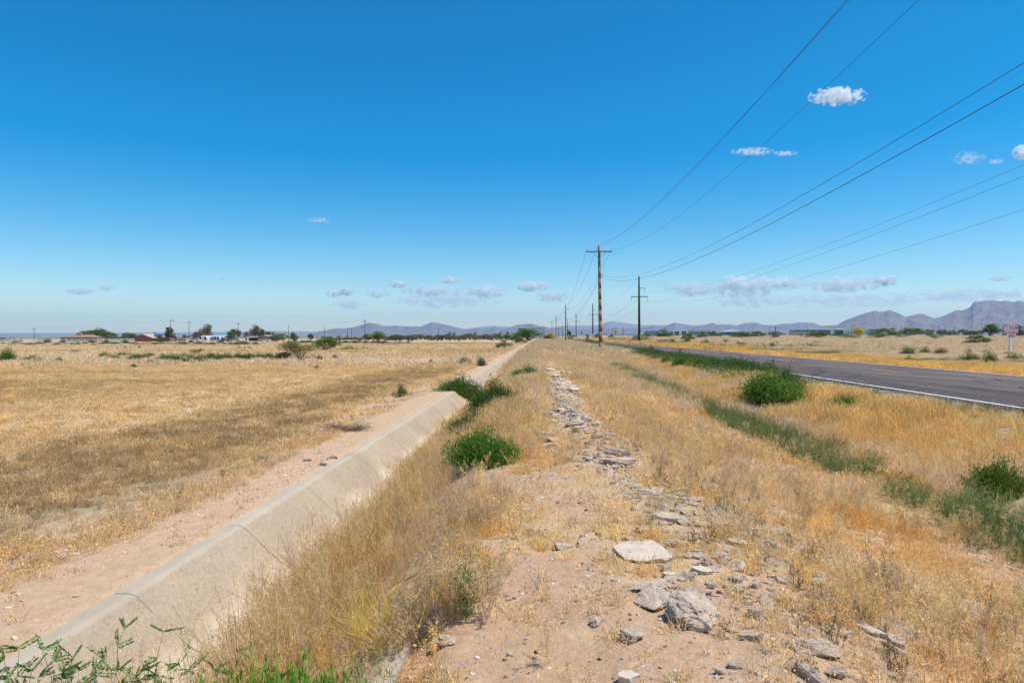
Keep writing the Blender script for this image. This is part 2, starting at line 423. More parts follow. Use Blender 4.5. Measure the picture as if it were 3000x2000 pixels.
V = np.concatenate([np.stack([c, fy, road_z(fy) + z], 1) for c, z in zip(cols, zz)])
n = len(fy); F = []
k = np.arange(n - 1)
F = np.concatenate([np.stack([a * n + k, (a + 1) * n + k, (a + 1) * n + k + 1, a * n + k + 1], 1) for a in range(4)])
road = mk('road', mesh_np('road', V, F), m_as, kind='structure')
def worn_paint(name, c):
    m, t, out = new_mat(name)
    p = t.nodes.new('ShaderNodeBsdfPrincipled'); p.inputs['Roughness'].default_value = .7
    tc = t.nodes.new('ShaderNodeTexCoord'); nz = t.nodes.new('ShaderNodeTexNoise'); nz.inputs['Scale'].default_value = 26; nz.inputs['Detail'].default_value = 6
    t.links.new(tc.outputs['Object'], nz.inputs['Vector'])
    r = t.nodes.new('ShaderNodeValToRGB'); r.color_ramp.elements[0].position = .30; r.color_ramp.elements[1].position = .38
    r.color_ramp.elements[0].color = (.2, .18, .17, 1); r.color_ramp.elements[1].color = rgb(c)
    t.links.new(nz.outputs[0], r.inputs[0]); t.links.new(r.outputs[0], p.inputs['Base Color']); t.links.new(p.outputs[0], out.inputs[0])
    return m
m_white = worn_paint('worn_white_paint', (.72, .72, .70)); m_yel = worn_paint('worn_yellow_paint', (.62, .30, .05))
def crown(x): # height of the cambered surface
    c = (RL + RR) / 2
    return .02 * (1 - abs(x - c) / (RR - c))
for x0 in (10.0, 18.05):
    V, F = strip(x0, x0 + .125, fy, crown(x0 + .06) + .007)
    mk('edge_line', mesh_np('edge_line', V, F), m_white, road)
for k in range(-1, 14):
    y0 = 28.1 + 12.2 * k
    if y0 < 3: continue
    V, F = strip(14.72, 14.84, np.array([y0, y0 + 1.5, y0 + 3.05]), crown(14.78) + .007)
    mk('centre_dash', mesh_np('centre_dash', V, F), m_yel, road)
    if y0 < 90:
        MB().box(-.05, .05, -.05, .05, 0, .02).build('road_stud', simple('orange_stud', (.7, .25, .04)) if k == -1 or 'orange_stud' not in bpy.data.materials else bpy.data.materials['orange_stud'], road, loc=(14.78, y0 + 7.6, crown(14.78) + float(road_z(y0)) + .004))
# gravel shoulder crumbs come later as stuff

# ------------------------------------------------------------------ irrigation ditch lining
m_ditch, t, out = new_mat('ditch_concrete')
p = t.nodes.new('ShaderNodeBsdfPrincipled'); p.inputs['Roughness'].default_value = .92; p.inputs['Specular IOR Level'].default_value = .15
ge = t.nodes.new('ShaderNodeNewGeometry'); sx = t.nodes.new('ShaderNodeSeparateXYZ'); t.links.new(ge.outputs['Position'], sx.inputs[0])
nw = t.nodes.new('ShaderNodeTexNoise'); nw.inputs['Scale'].default_value = 1.6; nw.inputs['Detail'].default_value = 6; t.links.new(ge.outputs['Position'], nw.inputs['Vector'])
# silt line: pale mud dried on the lower lining
a1 = t.nodes.new('ShaderNodeMath'); a1.operation = 'MULTIPLY_ADD'; a1.inputs[1].default_value = .30
t.links.new(nw.outputs[0], a1.inputs[0]); t.links.new(sx.outputs[2], a1.inputs[2])
r1 = t.nodes.new('ShaderNodeMapRange'); r1.inputs['From Min'].default_value = -.76; r1.inputs['From Max'].default_value = -.62
r1.inputs['To Min'].default_value = 0; r1.inputs['To Max'].default_value = 1; t.links.new(a1.outputs[0], r1.inputs['Value'])
r2 = t.nodes.new('ShaderNodeMapRange'); r2.inputs['From Min'].default_value = -.475; r2.inputs['From Max'].default_value = -.455; t.links.new(sx.outputs[2], r2.inputs['Value'])
ns = t.nodes.new('ShaderNodeTexNoise'); ns.inputs['Scale'].default_value = 30; ns.inputs['Detail'].default_value = 8; ns.inputs['Roughness'].default_value = .75; t.links.new(ge.outputs['Position'], ns.inputs['Vector'])
base = t.nodes.new('ShaderNodeValToRGB'); base.color_ramp.elements[0].position = .38; base.color_ramp.elements[1].position = .6
base.color_ramp.elements[0].color = (.34, .26, .178, 1); base.color_ramp.elements[1].color = (.44, .345, .245, 1)
t.links.new(ns.outputs[0], base.inputs[0])
mA = t.nodes.new('ShaderNodeMix'); mA.data_type = 'RGBA'; mA.inputs[6].default_value = (.55, .445, .32, 1)
t.links.new(r1.outputs[0], mA.inputs[0]); t.links.new(base.outputs[0], mA.inputs[7])
mB = t.nodes.new('ShaderNodeMix'); mB.data_type = 'RGBA'; mB.inputs[7].default_value = (.46, .375, .275, 1)
t.links.new(r2.outputs[0], mB.inputs[0]); t.links.new(mA.outputs[2], mB.inputs[6])
# old water stains and scattered pits
nst = t.nodes.new('ShaderNodeTexNoise'); nst.inputs['Scale'].default_value = .9; nst.inputs['Detail'].default_value = 7; nst.inputs['Roughness'].default_value = .7
mps = t.nodes.new('ShaderNodeMapping'); mps.inputs['Scale'].default_value = (1.3, 1.0, 1.6); t.links.new(ge.outputs['Position'], mps.inputs['Vector']); t.links.new(mps.outputs[0], nst.inputs['Vector'])
rst = t.nodes.new('ShaderNodeMapRange'); rst.inputs['From Min'].default_value = .3; rst.inputs['From Max'].default_value = .7; rst.inputs['To Min'].default_value = .84; rst.inputs['To Max'].default_value = 1.10
t.links.new(nst.outputs[0], rst.inputs['Value'])
vp = t.nodes.new('ShaderNodeTexVoronoi'); vp.inputs['Scale'].default_value = 26; t.links.new(ge.outputs['Position'], vp.inputs['Vector'])
sp_ = t.nodes.new('ShaderNodeSeparateColor'); t.links.new(vp.outputs['Color'], sp_.inputs[0])
pa = t.nodes.new('ShaderNodeMath'); pa.operation = 'GREATER_THAN'; pa.inputs[1].default_value = .90; t.links.new(sp_.outputs[0], pa.inputs[0])
pb_ = t.nodes.new('ShaderNodeMath'); pb_.operation = 'LESS_THAN'; pb_.inputs[1].default_value = .17; t.links.new(vp.outputs['Distance'], pb_.inputs[0])
pc_ = t.nodes.new('ShaderNodeMath'); pc_.operation = 'MULTIPLY'; t.links.new(pa.outputs[0], pc_.inputs[0]); t.links.new(pb_.outputs[0], pc_.inputs[1])
pd_ = t.nodes.new('ShaderNodeMath'); pd_.operation = 'MULTIPLY_ADD'; pd_.inputs[1].default_value = -.55; t.links.new(pc_.outputs[0], pd_.inputs[0]); t.links.new(rst.outputs[0], pd_.inputs[2])
fin = t.nodes.new('ShaderNodeVectorMath'); fin.operation = 'SCALE'; t.links.new(mB.outputs[2], fin.inputs[0]); t.links.new(pd_.outputs[0], fin.inputs['Scale'])
t.links.new(fin.outputs[0], p.inputs['Base Color'])
bb = t.nodes.new('ShaderNodeBump'); bb.inputs['Strength'].default_value = .35; bb.inputs['Distance'].default_value = .01
t.links.new(ns.outputs[0], bb.inputs['Height']); t.links.new(bb.outputs[0], p.inputs['Normal']); t.links.new(p.outputs[0], out.inputs[0])
ditch = thing('irrigation_ditch', 'concrete lined irrigation ditch running away beside the dirt berm', 'ditch', (0, 0, 0))
LP = [(-3.24, -.45), (-3.12, -.448), (-3.07, -.462), (-2.96, -.56), (-2.80, -.71), (-2.66, -.83), (-2.52, -.905), (-2.35, -.94), (-1.9, -.95), (-1.6, -.86), (-.90, -.22), (-.80, -.165), (-.70, -.15)]
def panel(y0, y1, far=False):
    g = .002 if not far else 0
    stp = .12 if y1 < 22 else (1.0 if not far else 20)
    n = max(2, int((y1 - y0) / stp) + 1)
    yy = np.linspace(y0 + g, y1 - g, n)
    P = len(LP); V = []
    for a, yv in enumerate(yy):
        e = (a == 0) - (a == n - 1)
        for k, (x, z) in enumerate(LP):
            j = e * (vn(np.array([x * 1.0]), np.array([y0 * 3 + (0 if e > 0 else 7.7)]), .09, 12)[0] - .3) * .012 if not far else 0
            zj = (vn(np.array([x]), np.array([yv]), .5, 13)[0] - .5) * .012
            xj = (vn(np.array([yv]), np.array([k * 3.]), .16, 14)[0] - .5) * (.03 if k in (0, 1) else .006)
            V.append((x + xj, yv + j, z + zj))
    b = len(V)
    V += [(x, y, z - .07) for x, y, z in V]
    F = []
    for a in range(n - 1):
        for k in range(P - 1):
            q = a * P + k
            F.append((q, q + 1, q + P + 1, q + P)); F.append((b + q, b + q + P, b + q + P + 1, b + q + 1))
        F.append((a * P, (a + 1) * P, b + (a + 1) * P, b + a * P)); q = a * P + P - 1; F.append((q, b + q, b + q + P, q + P))
    for k in range(P - 1):
        F.append((k, b + k, b + k + 1, k + 1)); q = (n - 1) * P + k; F.append((q, q + 1, b + q + 1, b + q))
    me = bpy.data.meshes.new('panel'); me.from_pydata(V, [], F); me.update()
    me.polygons.foreach_set('use_smooth', [False] * len(F))
    mk('panel', me, m_ditch, ditch)
cuts = [0.6, 2.9, 5.03, 6.9, 8.8, 11.2, 13.6, 16.2, 19, 22, 25.5, 29]
for a, b in zip(cuts[:-1], cuts[1:]): panel(a, b)
for a in range(29, 79, 5): panel(a, a + 5)
panel(79, 400, True)

# ------------------------------------------------------------------ mountains
def ridge(name, pts, D, depth, c1, c2, seed, cols=900, rows=26, fan=.12, rough=.3, px0=-350, px1=3350):
    px = np.linspace(px0, px1, cols)
    P = np.array(sorted(pts)); top = np.interp(px, P[:, 0], P[:, 1], left=986, right=P[-1, 1])
    jag = (fbm(px, px * 0, 14, seed, 3) - .5) * 2.2
    hpx = np.clip(985.6 - top, 0, None); hpx = hpx + jag * np.clip(hpx / 30, 0, 1)
    V = []
    fx, fy2 = FWD.x, FWD.y; L = math.hypot(fx, fy2); fx /= L; fy2 /= L
    u = np.linspace(-1, 1, rows)
    for k, uu in enumerate(u):
        d = D + uu * depth
        H = hpx / 2000 * D
        prof = (1 - abs(uu)) ** 1.0
        lat = (px - 1500) / 2000 * d
        xw = fx * d + fy2 * lat; yw = fy2 * d - fx * lat
        rn = 1 - np.abs(2 * fbm(xw, yw, D * .07, seed + 3, 5) - 1)
        rn2 = 1 - np.abs(2 * fbm(xw, yw, D * .02, seed + 9, 4) - 1)
        e = 4 * prof * (1 - prof)
        z = H * (prof ** (1.0 if uu > 0 else 1.15)) * (1 - e * rough * (1.25 - rn) * 1.6 - e * rough * .7 * (1 - rn2))
        z = z + fan * H * (1 - prof) * prof
        z = np.where(prof <= 0, -4, z)
        V.append(np.stack([xw, yw, z - 1.0 + 0 * xw], 1))
    V = np.concatenate(V)
    i = np.arange(cols * rows).reshape(rows, cols)
    Q = np.stack([i[:-1, :-1], i[:-1, 1:], i[1:, 1:], i[1:, :-1]], -1).reshape(-1, 4)
    mm = simple(name + '_rock', c1, .95, c2, 9.0 / D * 12, 0, coords='Object', detail=8)
    return mk(name, mesh_np(name, V, Q, smooth=False), mm, kind='structure')
MID = [(880, 986), (918, 976), (937, 968.6), (985, 960), (1010, 960.6), (1033, 957), (1058, 949), (1080.5, 942), (1090, 945), (1109, 948), (1125, 952.6), (1160, 952), (1217, 954), (1233, 955),
       (1250, 948), (1265, 942), (1285, 942.7), (1307, 949.4), (1345, 960), (1375, 965), (1401, 960), (1414, 962.5), (1434, 961), (1451, 954), (1465, 962.5), (1488, 958.7), (1513, 949.7), (1535, 948), (1554, 945),
       (1572, 951), (1582, 955), (1592, 953), (1610, 959), (1656, 961), (1694, 962.5), (1733, 962.5), (1768, 957.7), (1784, 961), (1804, 956.4), (1817, 961), (1847, 958), (1873, 960.7), (1898, 954.8), (1919, 950.5), (1949, 955),
       (1955, 950), (1977, 943), (1996, 946), (2027, 951), (2063, 950), (2088, 943), (2099, 947), (2137, 948), (2159, 950.5), (2182, 944), (2217, 943), (2234, 949), (2264, 951), (2284, 948), (2320, 946), (2345, 941.5), (2383, 943.7), (2403, 952),
       (2452, 950), (2520, 955), (2600, 962), (2800, 972), (3350, 978)]
NEARM = [(2330, 986), (2403, 960), (2451, 951), (2476, 936.6), (2509, 923), (2538, 912), (2563, 907), (2576, 910.5), (2592, 908), (2604, 904), (2614, 908), (2630, 913.6), (2655, 926), (2675, 921), (2693, 916), (2704, 916.7), (2731, 929), (2744, 930), (2770, 920),
         (2795, 908.5), (2805, 906), (2821, 906), (2834, 901), (2846, 892), (2850, 884), (2858, 880), (2885, 877), (2910, 876), (2930, 879), (2944, 877), (2956, 878), (2971, 882), (2987, 876), (3003, 879), (3080, 884), (3160, 900), (3350, 930)]
FARM = [(-350, 973), (0, 974), (300, 974), (600, 972), (780, 968), (900, 969), (1000, 972), (1300, 968), (1345, 964), (1360, 961), (1390, 957), (1426, 952), (1452, 951), (1490, 955), (1560, 962), (1610, 956), (1669, 951), (1758, 948.5), (1778, 938), (1796, 936), (1822, 939), (1847, 944.6), (1886, 948.5), (1950, 948), (2020, 947), (2060, 958), (3350, 965)]
ridge('far_mountains', FARM, 12600, 700, (.20, .17, .15), (.26, .22, .19), 101, 700, 14, .1, .12)
ridge('middle_mountains', MID, 8200, 1300, (.13, .10, .09), (.21, .165, .14), 131, 1300, 40, .1, .34)
ridge('near_mountains', NEARM, 6000, 1500, (.13, .095, .08), (.22, .165, .13), 161, 1100, 56, .1, .36, 2200, 3500)

# ------------------------------------------------------------------ haze
mh, t, out = new_mat('haze_air')
pv = t.nodes.new('ShaderNodeVolumePrincipled')
pv.inputs['Color'].default_value = (.40, .67, 1.0, 1)
pv.inputs['Density'].default_value = 0.62e-4
pv.inputs['Anisotropy'].default_value = .25
t.links.new(pv.outputs[0], out.inputs['Volume'])
MB().box(-13600, 13600, -200, 13900, -3, 420).build('haze', mh, kind='stuff')
# ================================================================== PLANT GEOMETRY
class PB:
    """collects thin ribbons and small leaves (all triangles) with a value per blade"""
    def __init__(s): s.V = []; s.T = []; s.A = []; s.n = 0
    def put(s, V, T, a):
        s.V.append(V); s.T.append(T + s.n); s.A.append(a); s.n += len(V)
    def ribbons(s, P, w0, w1, rng, var=None):
        """P (n, k, 3) polylines -> ribbons tapering w0 -> w1"""
        n, k, _ = P.shape
        if n == 0: return
        d = P[:, -1] - P[:, 0]
        r = rng.normal(size=(n, 3)); sd = np.cross(d, r); sd /= np.linalg.norm(sd, axis=1, keepdims=True) + 1e-9
        w0 = np.broadcast_to(np.asarray(w0, float), (n,)); w1 = np.broadcast_to(np.asarray(w1, float), (n,))
        t = np.linspace(0, 1, k)[None, :]
        w = (w0[:, None] * (1 - t) + w1[:, None] * t)[..., None] * .5
        L = P - sd[:, None] * w; R = P + sd[:, None] * w
        V = np.stack([L, R], 2).reshape(n * k * 2, 3)
        b = (np.arange(n) * k * 2)[:, None, None]
        q = np.arange(k - 1)[None, :, None] * 2
        T = np.concatenate([b + q + np.array([0, 1, 3]), b + q + np.array([0, 3, 2])], 1).reshape(-1, 3)
        v = rng.random(n) if var is None else var
        s.put(V, T, np.repeat(v, k * 2))
    def leaves(s, C, size, rng, asp=.5, D=None, var=None):
        """diamond leaves at centres C"""
        n = len(C)
        if n == 0: return
        a = rng.normal(size=(n, 3)) if D is None else D + rng.normal(size=(n, 3)) * .35
        a /= np.linalg.norm(a, axis=1, keepdims=True) + 1e-9
        b = np.cross(a, rng.normal(size=(n, 3))); b /= np.linalg.norm(b, axis=1, keepdims=True) + 1e-9
        sz = (size * (.6 + .8 * rng.random(n)))[:, None]
        V = np.stack([C - a * sz * .5, C + b * sz * asp * .5, C + a * sz * .5, C - b * sz * asp * .5], 1).reshape(-1, 3)
        k = (np.arange(n) * 4)[:, None]
        T = np.concatenate([k + np.array([0, 1, 2]), k + np.array([0, 2, 3])], 0)
        v = rng.random(n) if var is None else var
        s.put(V, T, np.repeat(v, 4))
    def mesh(s, name, mat):
        me = mesh_np(name, np.concatenate(s.V), np.concatenate(s.T), np.concatenate(s.A))
        me.materials.append(mat); return me
def curve_pts(root, az, lean, h, bend, k, rng, wob=.0):
    n = len(az); t = np.linspace(0, 1, k)[None, :, None]
    dr = np.stack([np.cos(az), np.sin(az), 0 * az], 1)[:, None]
    up = np.array([0, 0, 1.])[None, None]
    hh = h[:, None, None]
    P = root[:, None] + up * hh * (t * np.cos(lean)[:, None, None] - bend[:, None, None] * t * t * .5) + dr * hh * (np.sin(lean)[:, None, None] * t + bend[:, None, None] * t * t)
    if wob: P = P + rng.normal(size=P.shape) * wob * t * hh
    return P
def disk(n, R, rng, gauss=False):
    r = R * (np.sqrt(rng.random(n)) if not gauss else np.abs(rng.normal(size=n)) * .5); a = rng.random(n) * 6.283
    return np.stack([r * np.cos(a), r * np.sin(a), np.zeros(n)], 1)
def tuft(seed, n, R, h0, h1, w, lean=.5, bend=.25, k=3, heads=0, hs=.012, mat=None, crumbs=0, cs=.012):
    rng = np.random.default_rng(seed); b = PB()
    root = disk(n, R, rng); root[:, 2] = -.01
    h = h0 + (h1 - h0) * rng.random(n) ** 1.3
    P = curve_pts(root, rng.random(n) * 6.283, rng.random(n) * lean, h, (rng.random(n) - .2) * bend, k, rng, .03)
    b.ribbons(P, w, w * .35, rng)
    if heads:
        C = (P[:, -1][None] + rng.normal(size=(heads, n, 3)) * hs * 1.2 - np.array([0, 0, 1.]) * rng.random((heads, n, 1)) * h[None, :, None] * .3).reshape(-1, 3)
        b.leaves(C, hs, rng, .35, D=np.array([[0, 0, 1.]]))
    if crumbs:
        C = disk(crumbs, R * 1.1, rng); C[:, 2] = np.abs(rng.normal(size=crumbs)) * h1 * .35
        b.leaves(C, cs, rng, .6)
    return b.mesh('dry_tuft', mat or M_INST)
def branchy(seed, nst, R, h0, h1, w, side=10, lean=.5, bend=.15, seeds=0, ss=.006, rise=.9, mat=None, R0=.03, sub=3, slen=.28):
    """tall dead weed: stems carrying fine side twigs"""
    rng = np.random.default_rng(seed); b = PB()
    root = disk(nst, R0, rng); h = h0 + (h1 - h0) * rng.random(nst)
    P = curve_pts(root, rng.random(nst) * 6.283, rng.random(nst) * lean, h, (rng.random(nst) - .3) * bend, 6, rng, .012)
    b.ribbons(P, w, w * .4, rng)
    t = .3 + .68 * rng.random((nst, side)); f = t * 5; i = np.minimum(f.astype(int), 4); fr = (f - i)[..., None]
    idx = np.arange(nst)[:, None]
    B = (P[idx, i] * (1 - fr) + P[idx, i + 1] * fr).reshape(-1, 3)
    n = len(B); az = rng.random(n) * 6.283; L = np.repeat(h, side) * slen * (1.15 - t.reshape(-1)) * (.5 + rng.random(n))
    Q = curve_pts(B, az, .5 + .5 * rng.random(n), L, -.25 * rng.random(n) * rise, 4, rng, .05)
    b.ribbons(Q, w * .5, w * .25, rng)
    if sub:
        m = n * sub; ii = np.repeat(np.arange(n), sub); tt = rng.random(m)[:, None]
        B2 = Q[ii, 1] * (1 - tt) + Q[ii, 3] * tt
        Q2 = curve_pts(B2, rng.random(m) * 6.283, .3 + .7 * rng.random(m), L[ii] * .45 * (.4 + rng.random(m)), -.2 * rng.random(m), 3, rng, .05)
        b.ribbons(Q2, w * .32, w * .18, rng)
        if seeds:
            C = np.concatenate([Q2[:, 1], Q2[:, 2]] * seeds); C = C + rng.normal(size=C.shape) * ss * .8
            b.leaves(C, ss, rng, .5)
    return b.mesh('dead_weed', mat or M_INST)
def leafweed(seed, nst, h0, h1, w, nl, ls, lean=.6, R0=.05, asp=.3, mat=None, name='green_weed'):
    rng = np.random.default_rng(seed); b = PB()
    root = disk(nst, R0, rng); h = h0 + (h1 - h0) * rng.random(nst)
    P = curve_pts(root, rng.random(nst) * 6.283, rng.random(nst) * lean, h, (rng.random(nst) - .3) * .3, 5, rng, .03)
    b.ribbons(P, w, w * .4, rng)
    t = .12 + .88 * rng.random((nst, nl)); f = t * 4; i = np.minimum(f.astype(int), 3); fr = (f - i)[..., None]
    idx = np.arange(nst)[:, None]
    B = (P[idx, i] * (1 - fr) + P[idx, i + 1] * fr).reshape(-1, 3)
    B = B + rng.normal(size=B.shape) * ls * .55
    D = rng.normal(size=B.shape); D[:, 2] = np.abs(D[:, 2]) + .5
    b.leaves(B, ls, rng, asp, D=D)
    return b.mesh(name, mat or M_INST)

# ------------------------------------------------------------------ scatter through geometry nodes
def scatter(name, XY, protos, scale, col, label=None, tilt=.12, dz=0.0, sz=None):
    n = len(XY); x, y = XY[:, 0], XY[:, 1]
    z = terr(x, y) + dz
    me = bpy.data.meshes.new(name)
    me.vertices.add(n); me.vertices.foreach_set('co', np.stack([x, y, z], 1).astype(np.float32).ravel())
    def attr(nm, ty, data, key):
        a = me.attributes.new(nm, ty, 'POINT'); a.data.foreach_set(key, np.ascontiguousarray(data, dtype=np.float32 if ty != 'INT' else np.int32).ravel())
    rot = np.stack([RNG.normal(size=n) * tilt, RNG.normal(size=n) * tilt, RNG.random(n) * 6.283], 1)
    attr('rot', 'FLOAT_VECTOR', rot, 'vector')
    s3 = np.repeat(np.asarray(scale, float)[:, None], 3, 1)
    if sz is not None: s3[:, 2] *= sz
    attr('scl', 'FLOAT_VECTOR', s3, 'vector')
    attr('col', 'FLOAT_COLOR', np.concatenate([np.clip(col, 0, 1), np.ones((n, 1))], 1), 'color')
    attr('pick', 'INT', RNG.integers(0, len(protos), n), 'value')
    o = bpy.data.objects.new(name, me); COL.objects.link(o); o['kind'] = 'stuff'
    if label: o['label'] = label
    pc = bpy.data.collections.new(name + '_kinds')
    for p_ in protos:
        pc.objects.link(bpy.data.objects.new(p_.name, p_))
    g = bpy.data.node_groups.new(name, 'GeometryNodeTree')
    g.interface.new_socket('Geometry', in_out='INPUT', socket_type='NodeSocketGeometry')
    g.interface.new_socket('Geometry', in_out='OUTPUT', socket_type='NodeSocketGeometry')
    N = g.nodes; L = g.links
    gi = N.new('NodeGroupInput'); go = N.new('NodeGroupOutput')
    ip = N.new('GeometryNodeInstanceOnPoints'); ci = N.new('GeometryNodeCollectionInfo')
    ci.inputs['Collection'].default_value = pc; ci.inputs['Separate Children'].default_value = True; ci.inputs['Reset Children'].default_value = True
    def na(nm, ty):
        q = N.new('GeometryNodeInputNamedAttribute'); q.data_type = ty; q.inputs['Name'].default_value = nm
        return [s for s in q.outputs if s.enabled and s.name == 'Attribute'][0]
    m2p = N.new('GeometryNodeMeshToPoints')
    L.new(gi.outputs[0], m2p.inputs[0]); L.new(m2p.outputs[0], ip.inputs['Points']); L.new(ci.outputs[0], ip.inputs['Instance'])
    ip.inputs['Pick Instance'].default_value = True
    L.new(na('pick', 'INT'), ip.inputs['Instance Index'])
    er = N.new('FunctionNodeEulerToRotation'); L.new(na('rot', 'FLOAT_VECTOR'), er.inputs[0]); L.new(er.outputs[0], ip.inputs['Rotation'])
    L.new(na('scl', 'FLOAT_VECTOR'), ip.inputs['Scale'])
    L.new(ip.outputs[0], go.inputs[0])
    md = o.modifiers.new('scatter', 'NODES'); md.node_group = g
    return o
def wedge(n, y0, y1, left=-.90, right=.84, x0=-1e9, x1=1e9, pad=.6):
    y = np.sqrt(RNG.random(n) * (y1 ** 2 - y0 ** 2) + y0 ** 2)
    x = y * (left + (right - left) * RNG.random(n)) + (RNG.random(n) - .5) * pad
    k = (x > x0) & (x < x1)
    return np.stack([x[k], y[k]], 1)
CLEAR = []
for (px_, py_, w_) in [(1408, 1385, 205), (1381, 1270, 130), (1346, 1168, 125), (1442, 1204, 130), (1545, 1112, 78), (1492, 1124, 28), (2265, 1190, 215), (2312, 1150, 90), (2500, 1200, 125), (2960, 1475, 165), (1545, 1048, 26), (1556, 1036, 24), (1567, 1017, 24), (1357, 1838, 110), (1262, 1868, 90)]:
    P_, t_ = hit(px_, py_); CLEAR.append((P_.x, P_.y, w_ / 2000 * t_))
def keep(P, f):
    k = RNG.random(len(P)) < f(P[:, 0], P[:, 1])
    for (cx, cy, r_) in CLEAR:
        k &= ~((np.abs(P[:, 0] - cx) < r_ * .45) & (P[:, 1] > cy - r_ * .7 - .25 * (cx < 0)) & (P[:, 1] < cy + r_ * .35))
    return P[k]
def dens(d, y0, y1):  # candidates for d per square metre
    return int(d * .87 * (y1 ** 2 - y0 ** 2))
def colmix(c0, c1, f, jit=.12):
    f = np.clip(f, 0, 1)[:, None]; c = np.array(c0)[None] * (1 - f) + np.array(c1)[None] * f
    return c * (1 + RNG.normal(size=(len(f), 1)) * jit)
GOLD = (.76, .56, .26); ORNG = (.68, .45, .18); STRAW = (.76, .60, .35); PALE = (.76, .62, .45); BROWN = (.40, .29, .16); GREYT = (.58, .50, .40)
GRN = (.09, .17, .03); BLUG = (.085, .15, .075); DKG = (.13, .12, .075); DEEPG = (.06, .12, .02)

# protos
P_short = [tuft(100 + k, 20, .055, .03, .13, .0038, .9, .5, 3, 3, .011, crumbs=20, cs=.012) for k in range(6)]
P_stub = [tuft(120 + k, 18, .065, .02, .08, .0045, 1.0, .5, 3, 1, .010, crumbs=22, cs=.014) for k in range(6)]
P_grass = [tuft(140 + k, 26, .07, .16, .42, .0042, .45, .35, 5, 5, .014) for k in range(6)]
P_patch = [tuft(160 + k, 110, .36, .05, .17, .011, .8, .5, 3, 1, .028, crumbs=70, cs=.032) for k in range(5)]
P_gpatch = [tuft(180 + k, 120, .36, .2, .5, .012, .4, .35, 4, 2, .032) for k in range(5)]
P_far = [tuft(200 + k, 200, 1.25, .10, .30, .04, .6, .5, 3, 0, .05, crumbs=90, cs=.08) for k in range(4)]
P_gfar = [tuft(220 + k, 220, 1.25, .35, .75, .04, .35, .3, 3, 1, .08) for k in range(4)]
P_weed = [branchy(240 + k, 5, .2, .5, .95, .0055, 12, .45, .2, 1, .009) for k in range(6)]
P_weedS = [branchy(260 + k, 6, .15, .22, .45, .0040, 9, .6, .2, 2, .010) for k in range(6)]
P_orng = [leafweed(280 + k, 9, .2, .5, .003, 46, .013, .5, .06, .45) for k in range(5)]
P_dk = [leafweed(300 + k, 7, .07, .19, .004, 26, .016, .55, .03, .22) for k in range(4)]
P_this = [leafweed(320 + k, 26, .18, .46, .004, 34, .030, .9, .10, .16) for k in range(5)]
P_thisF = [leafweed(340 + k, 40, .2, .5, .010, 22, .075, .9, .35, .3) for k in range(4)]

# ------------------------------------------------------------------ field on the left
F1 = keep(wedge(dens(150, 3, 15), 3, 15, x1=-3.3), lambda x, y: np.clip(.02 + (.22 + .70 * sst(fbm(x, y, .9, 401, 4), .42, .58)) * sst(-x, 3.8, 4.3) + .75 * sst(-x + 3 * (fbm(x, y, 2, 402, 2) - .5), 5.2, 6.6), 0, 1))
def field_col(P):
    x, y = P[:, 0], P[:, 1]; d = -x
    n2 = fbm(x, y, 5, 33, 3); n = fbm(x, y, 1.2, 21, 4)
    band = sst(d + 2.2 * (n2 - .5), 5.1, 6.3) * (1 - sst(d + 2.0 * (n - .5), 8.7, 9.9)) * (1 - .6 * sst(y, 35, 60))
    far = sst(d, 14, 20) * sst(fbm(x * .25, y, 9, 51, 3), .5, .62) * .6
    c = colmix((.68, .49, .25), (.72, .57, .37), fbm(x, y, 1.1, 411, 3) * 1.7 - .3, .16)
    f = np.clip(band + far, 0, 1)[:, None]
    f = f * (RNG.random((len(f), 1)) > .18 + .45 * (1 - sst(fbm(x, y, .8, 77, 3), .40, .55))[:, None])
    return c * (1 - f) + colmix(BROWN, (.50, .36, .20), n, .25) * f
scatter('field_stubble', F1, P_stub + P_short[:3], .85 + .6 * RNG.random(len(F1)), field_col(F1))
F2 = keep(wedge(dens(10, 13, 55), 13, 55, x1=-4.1), lambda x, y: np.clip(.28 + .9 * sst(-x + 2 * (fbm(x, y, 2, 402, 2) - .5), 4.6, 6.2), 0, 1) * (1 - .0 * y))
trk = np.exp(-((-F2[:, 0] - 10.2 - .018 * F2[:, 1]) / .35) ** 2) + np.exp(-((-F2[:, 0] - 12.4 - .018 * F2[:, 1]) / .4) ** 2)
F2 = F2[RNG.random(len(F2)) > trk * .8]
scatter('field_grass', F2, P_patch, .75 + .5 * RNG.random(len(F2)), field_col(F2), sz=.62)
F3 = keep(wedge(dens(.55, 48, 230), 48, 230, x1=-4.9), lambda x, y: .25 + .75 * sst(fbm(x * .3, y, 8, 421, 3), .4, .6))
cF = field_col(F3); f = sst(fbm(F3[:, 0] * .2, F3[:, 1], 12, 55, 3), .48, .6)[:, None]
cF = cF * (1 - f) + np.array(PALE)[None] * f
scatter('far_field_grass', F3, P_far, .7 + .5 * RNG.random(len(F3)), cF)
# sparse grey-green weeds of the field and the ditch bank
F4 = keep(wedge(dens(7, 3, 30), 3, 30, x1=-4.5), lambda x, y: .10 + 1.0 * np.exp(-((x + 4.5) / .5) ** 2) * sst(fbm(x, y, 1.5, 431, 2), .42, .6))
scatter('field_weeds', F4, P_dk, .6 + .6 * RNG.random(len(F4)), colmix((.15, .19, .11), (.20, .19, .12), RNG.random(len(F4))))
F5 = keep(wedge(dens(2.2, 3, 9.5), 3, 9.5, x1=-5.0, x0=-8.5), lambda x, y: sst(fbm(x, y, 1.8, 441, 2), .5, .66) * .8)
scatter('field_dead_weeds', F5, P_weedS, .6 + .5 * RNG.random(len(F5)), colmix(GREYT, STRAW, RNG.random(len(F5))))

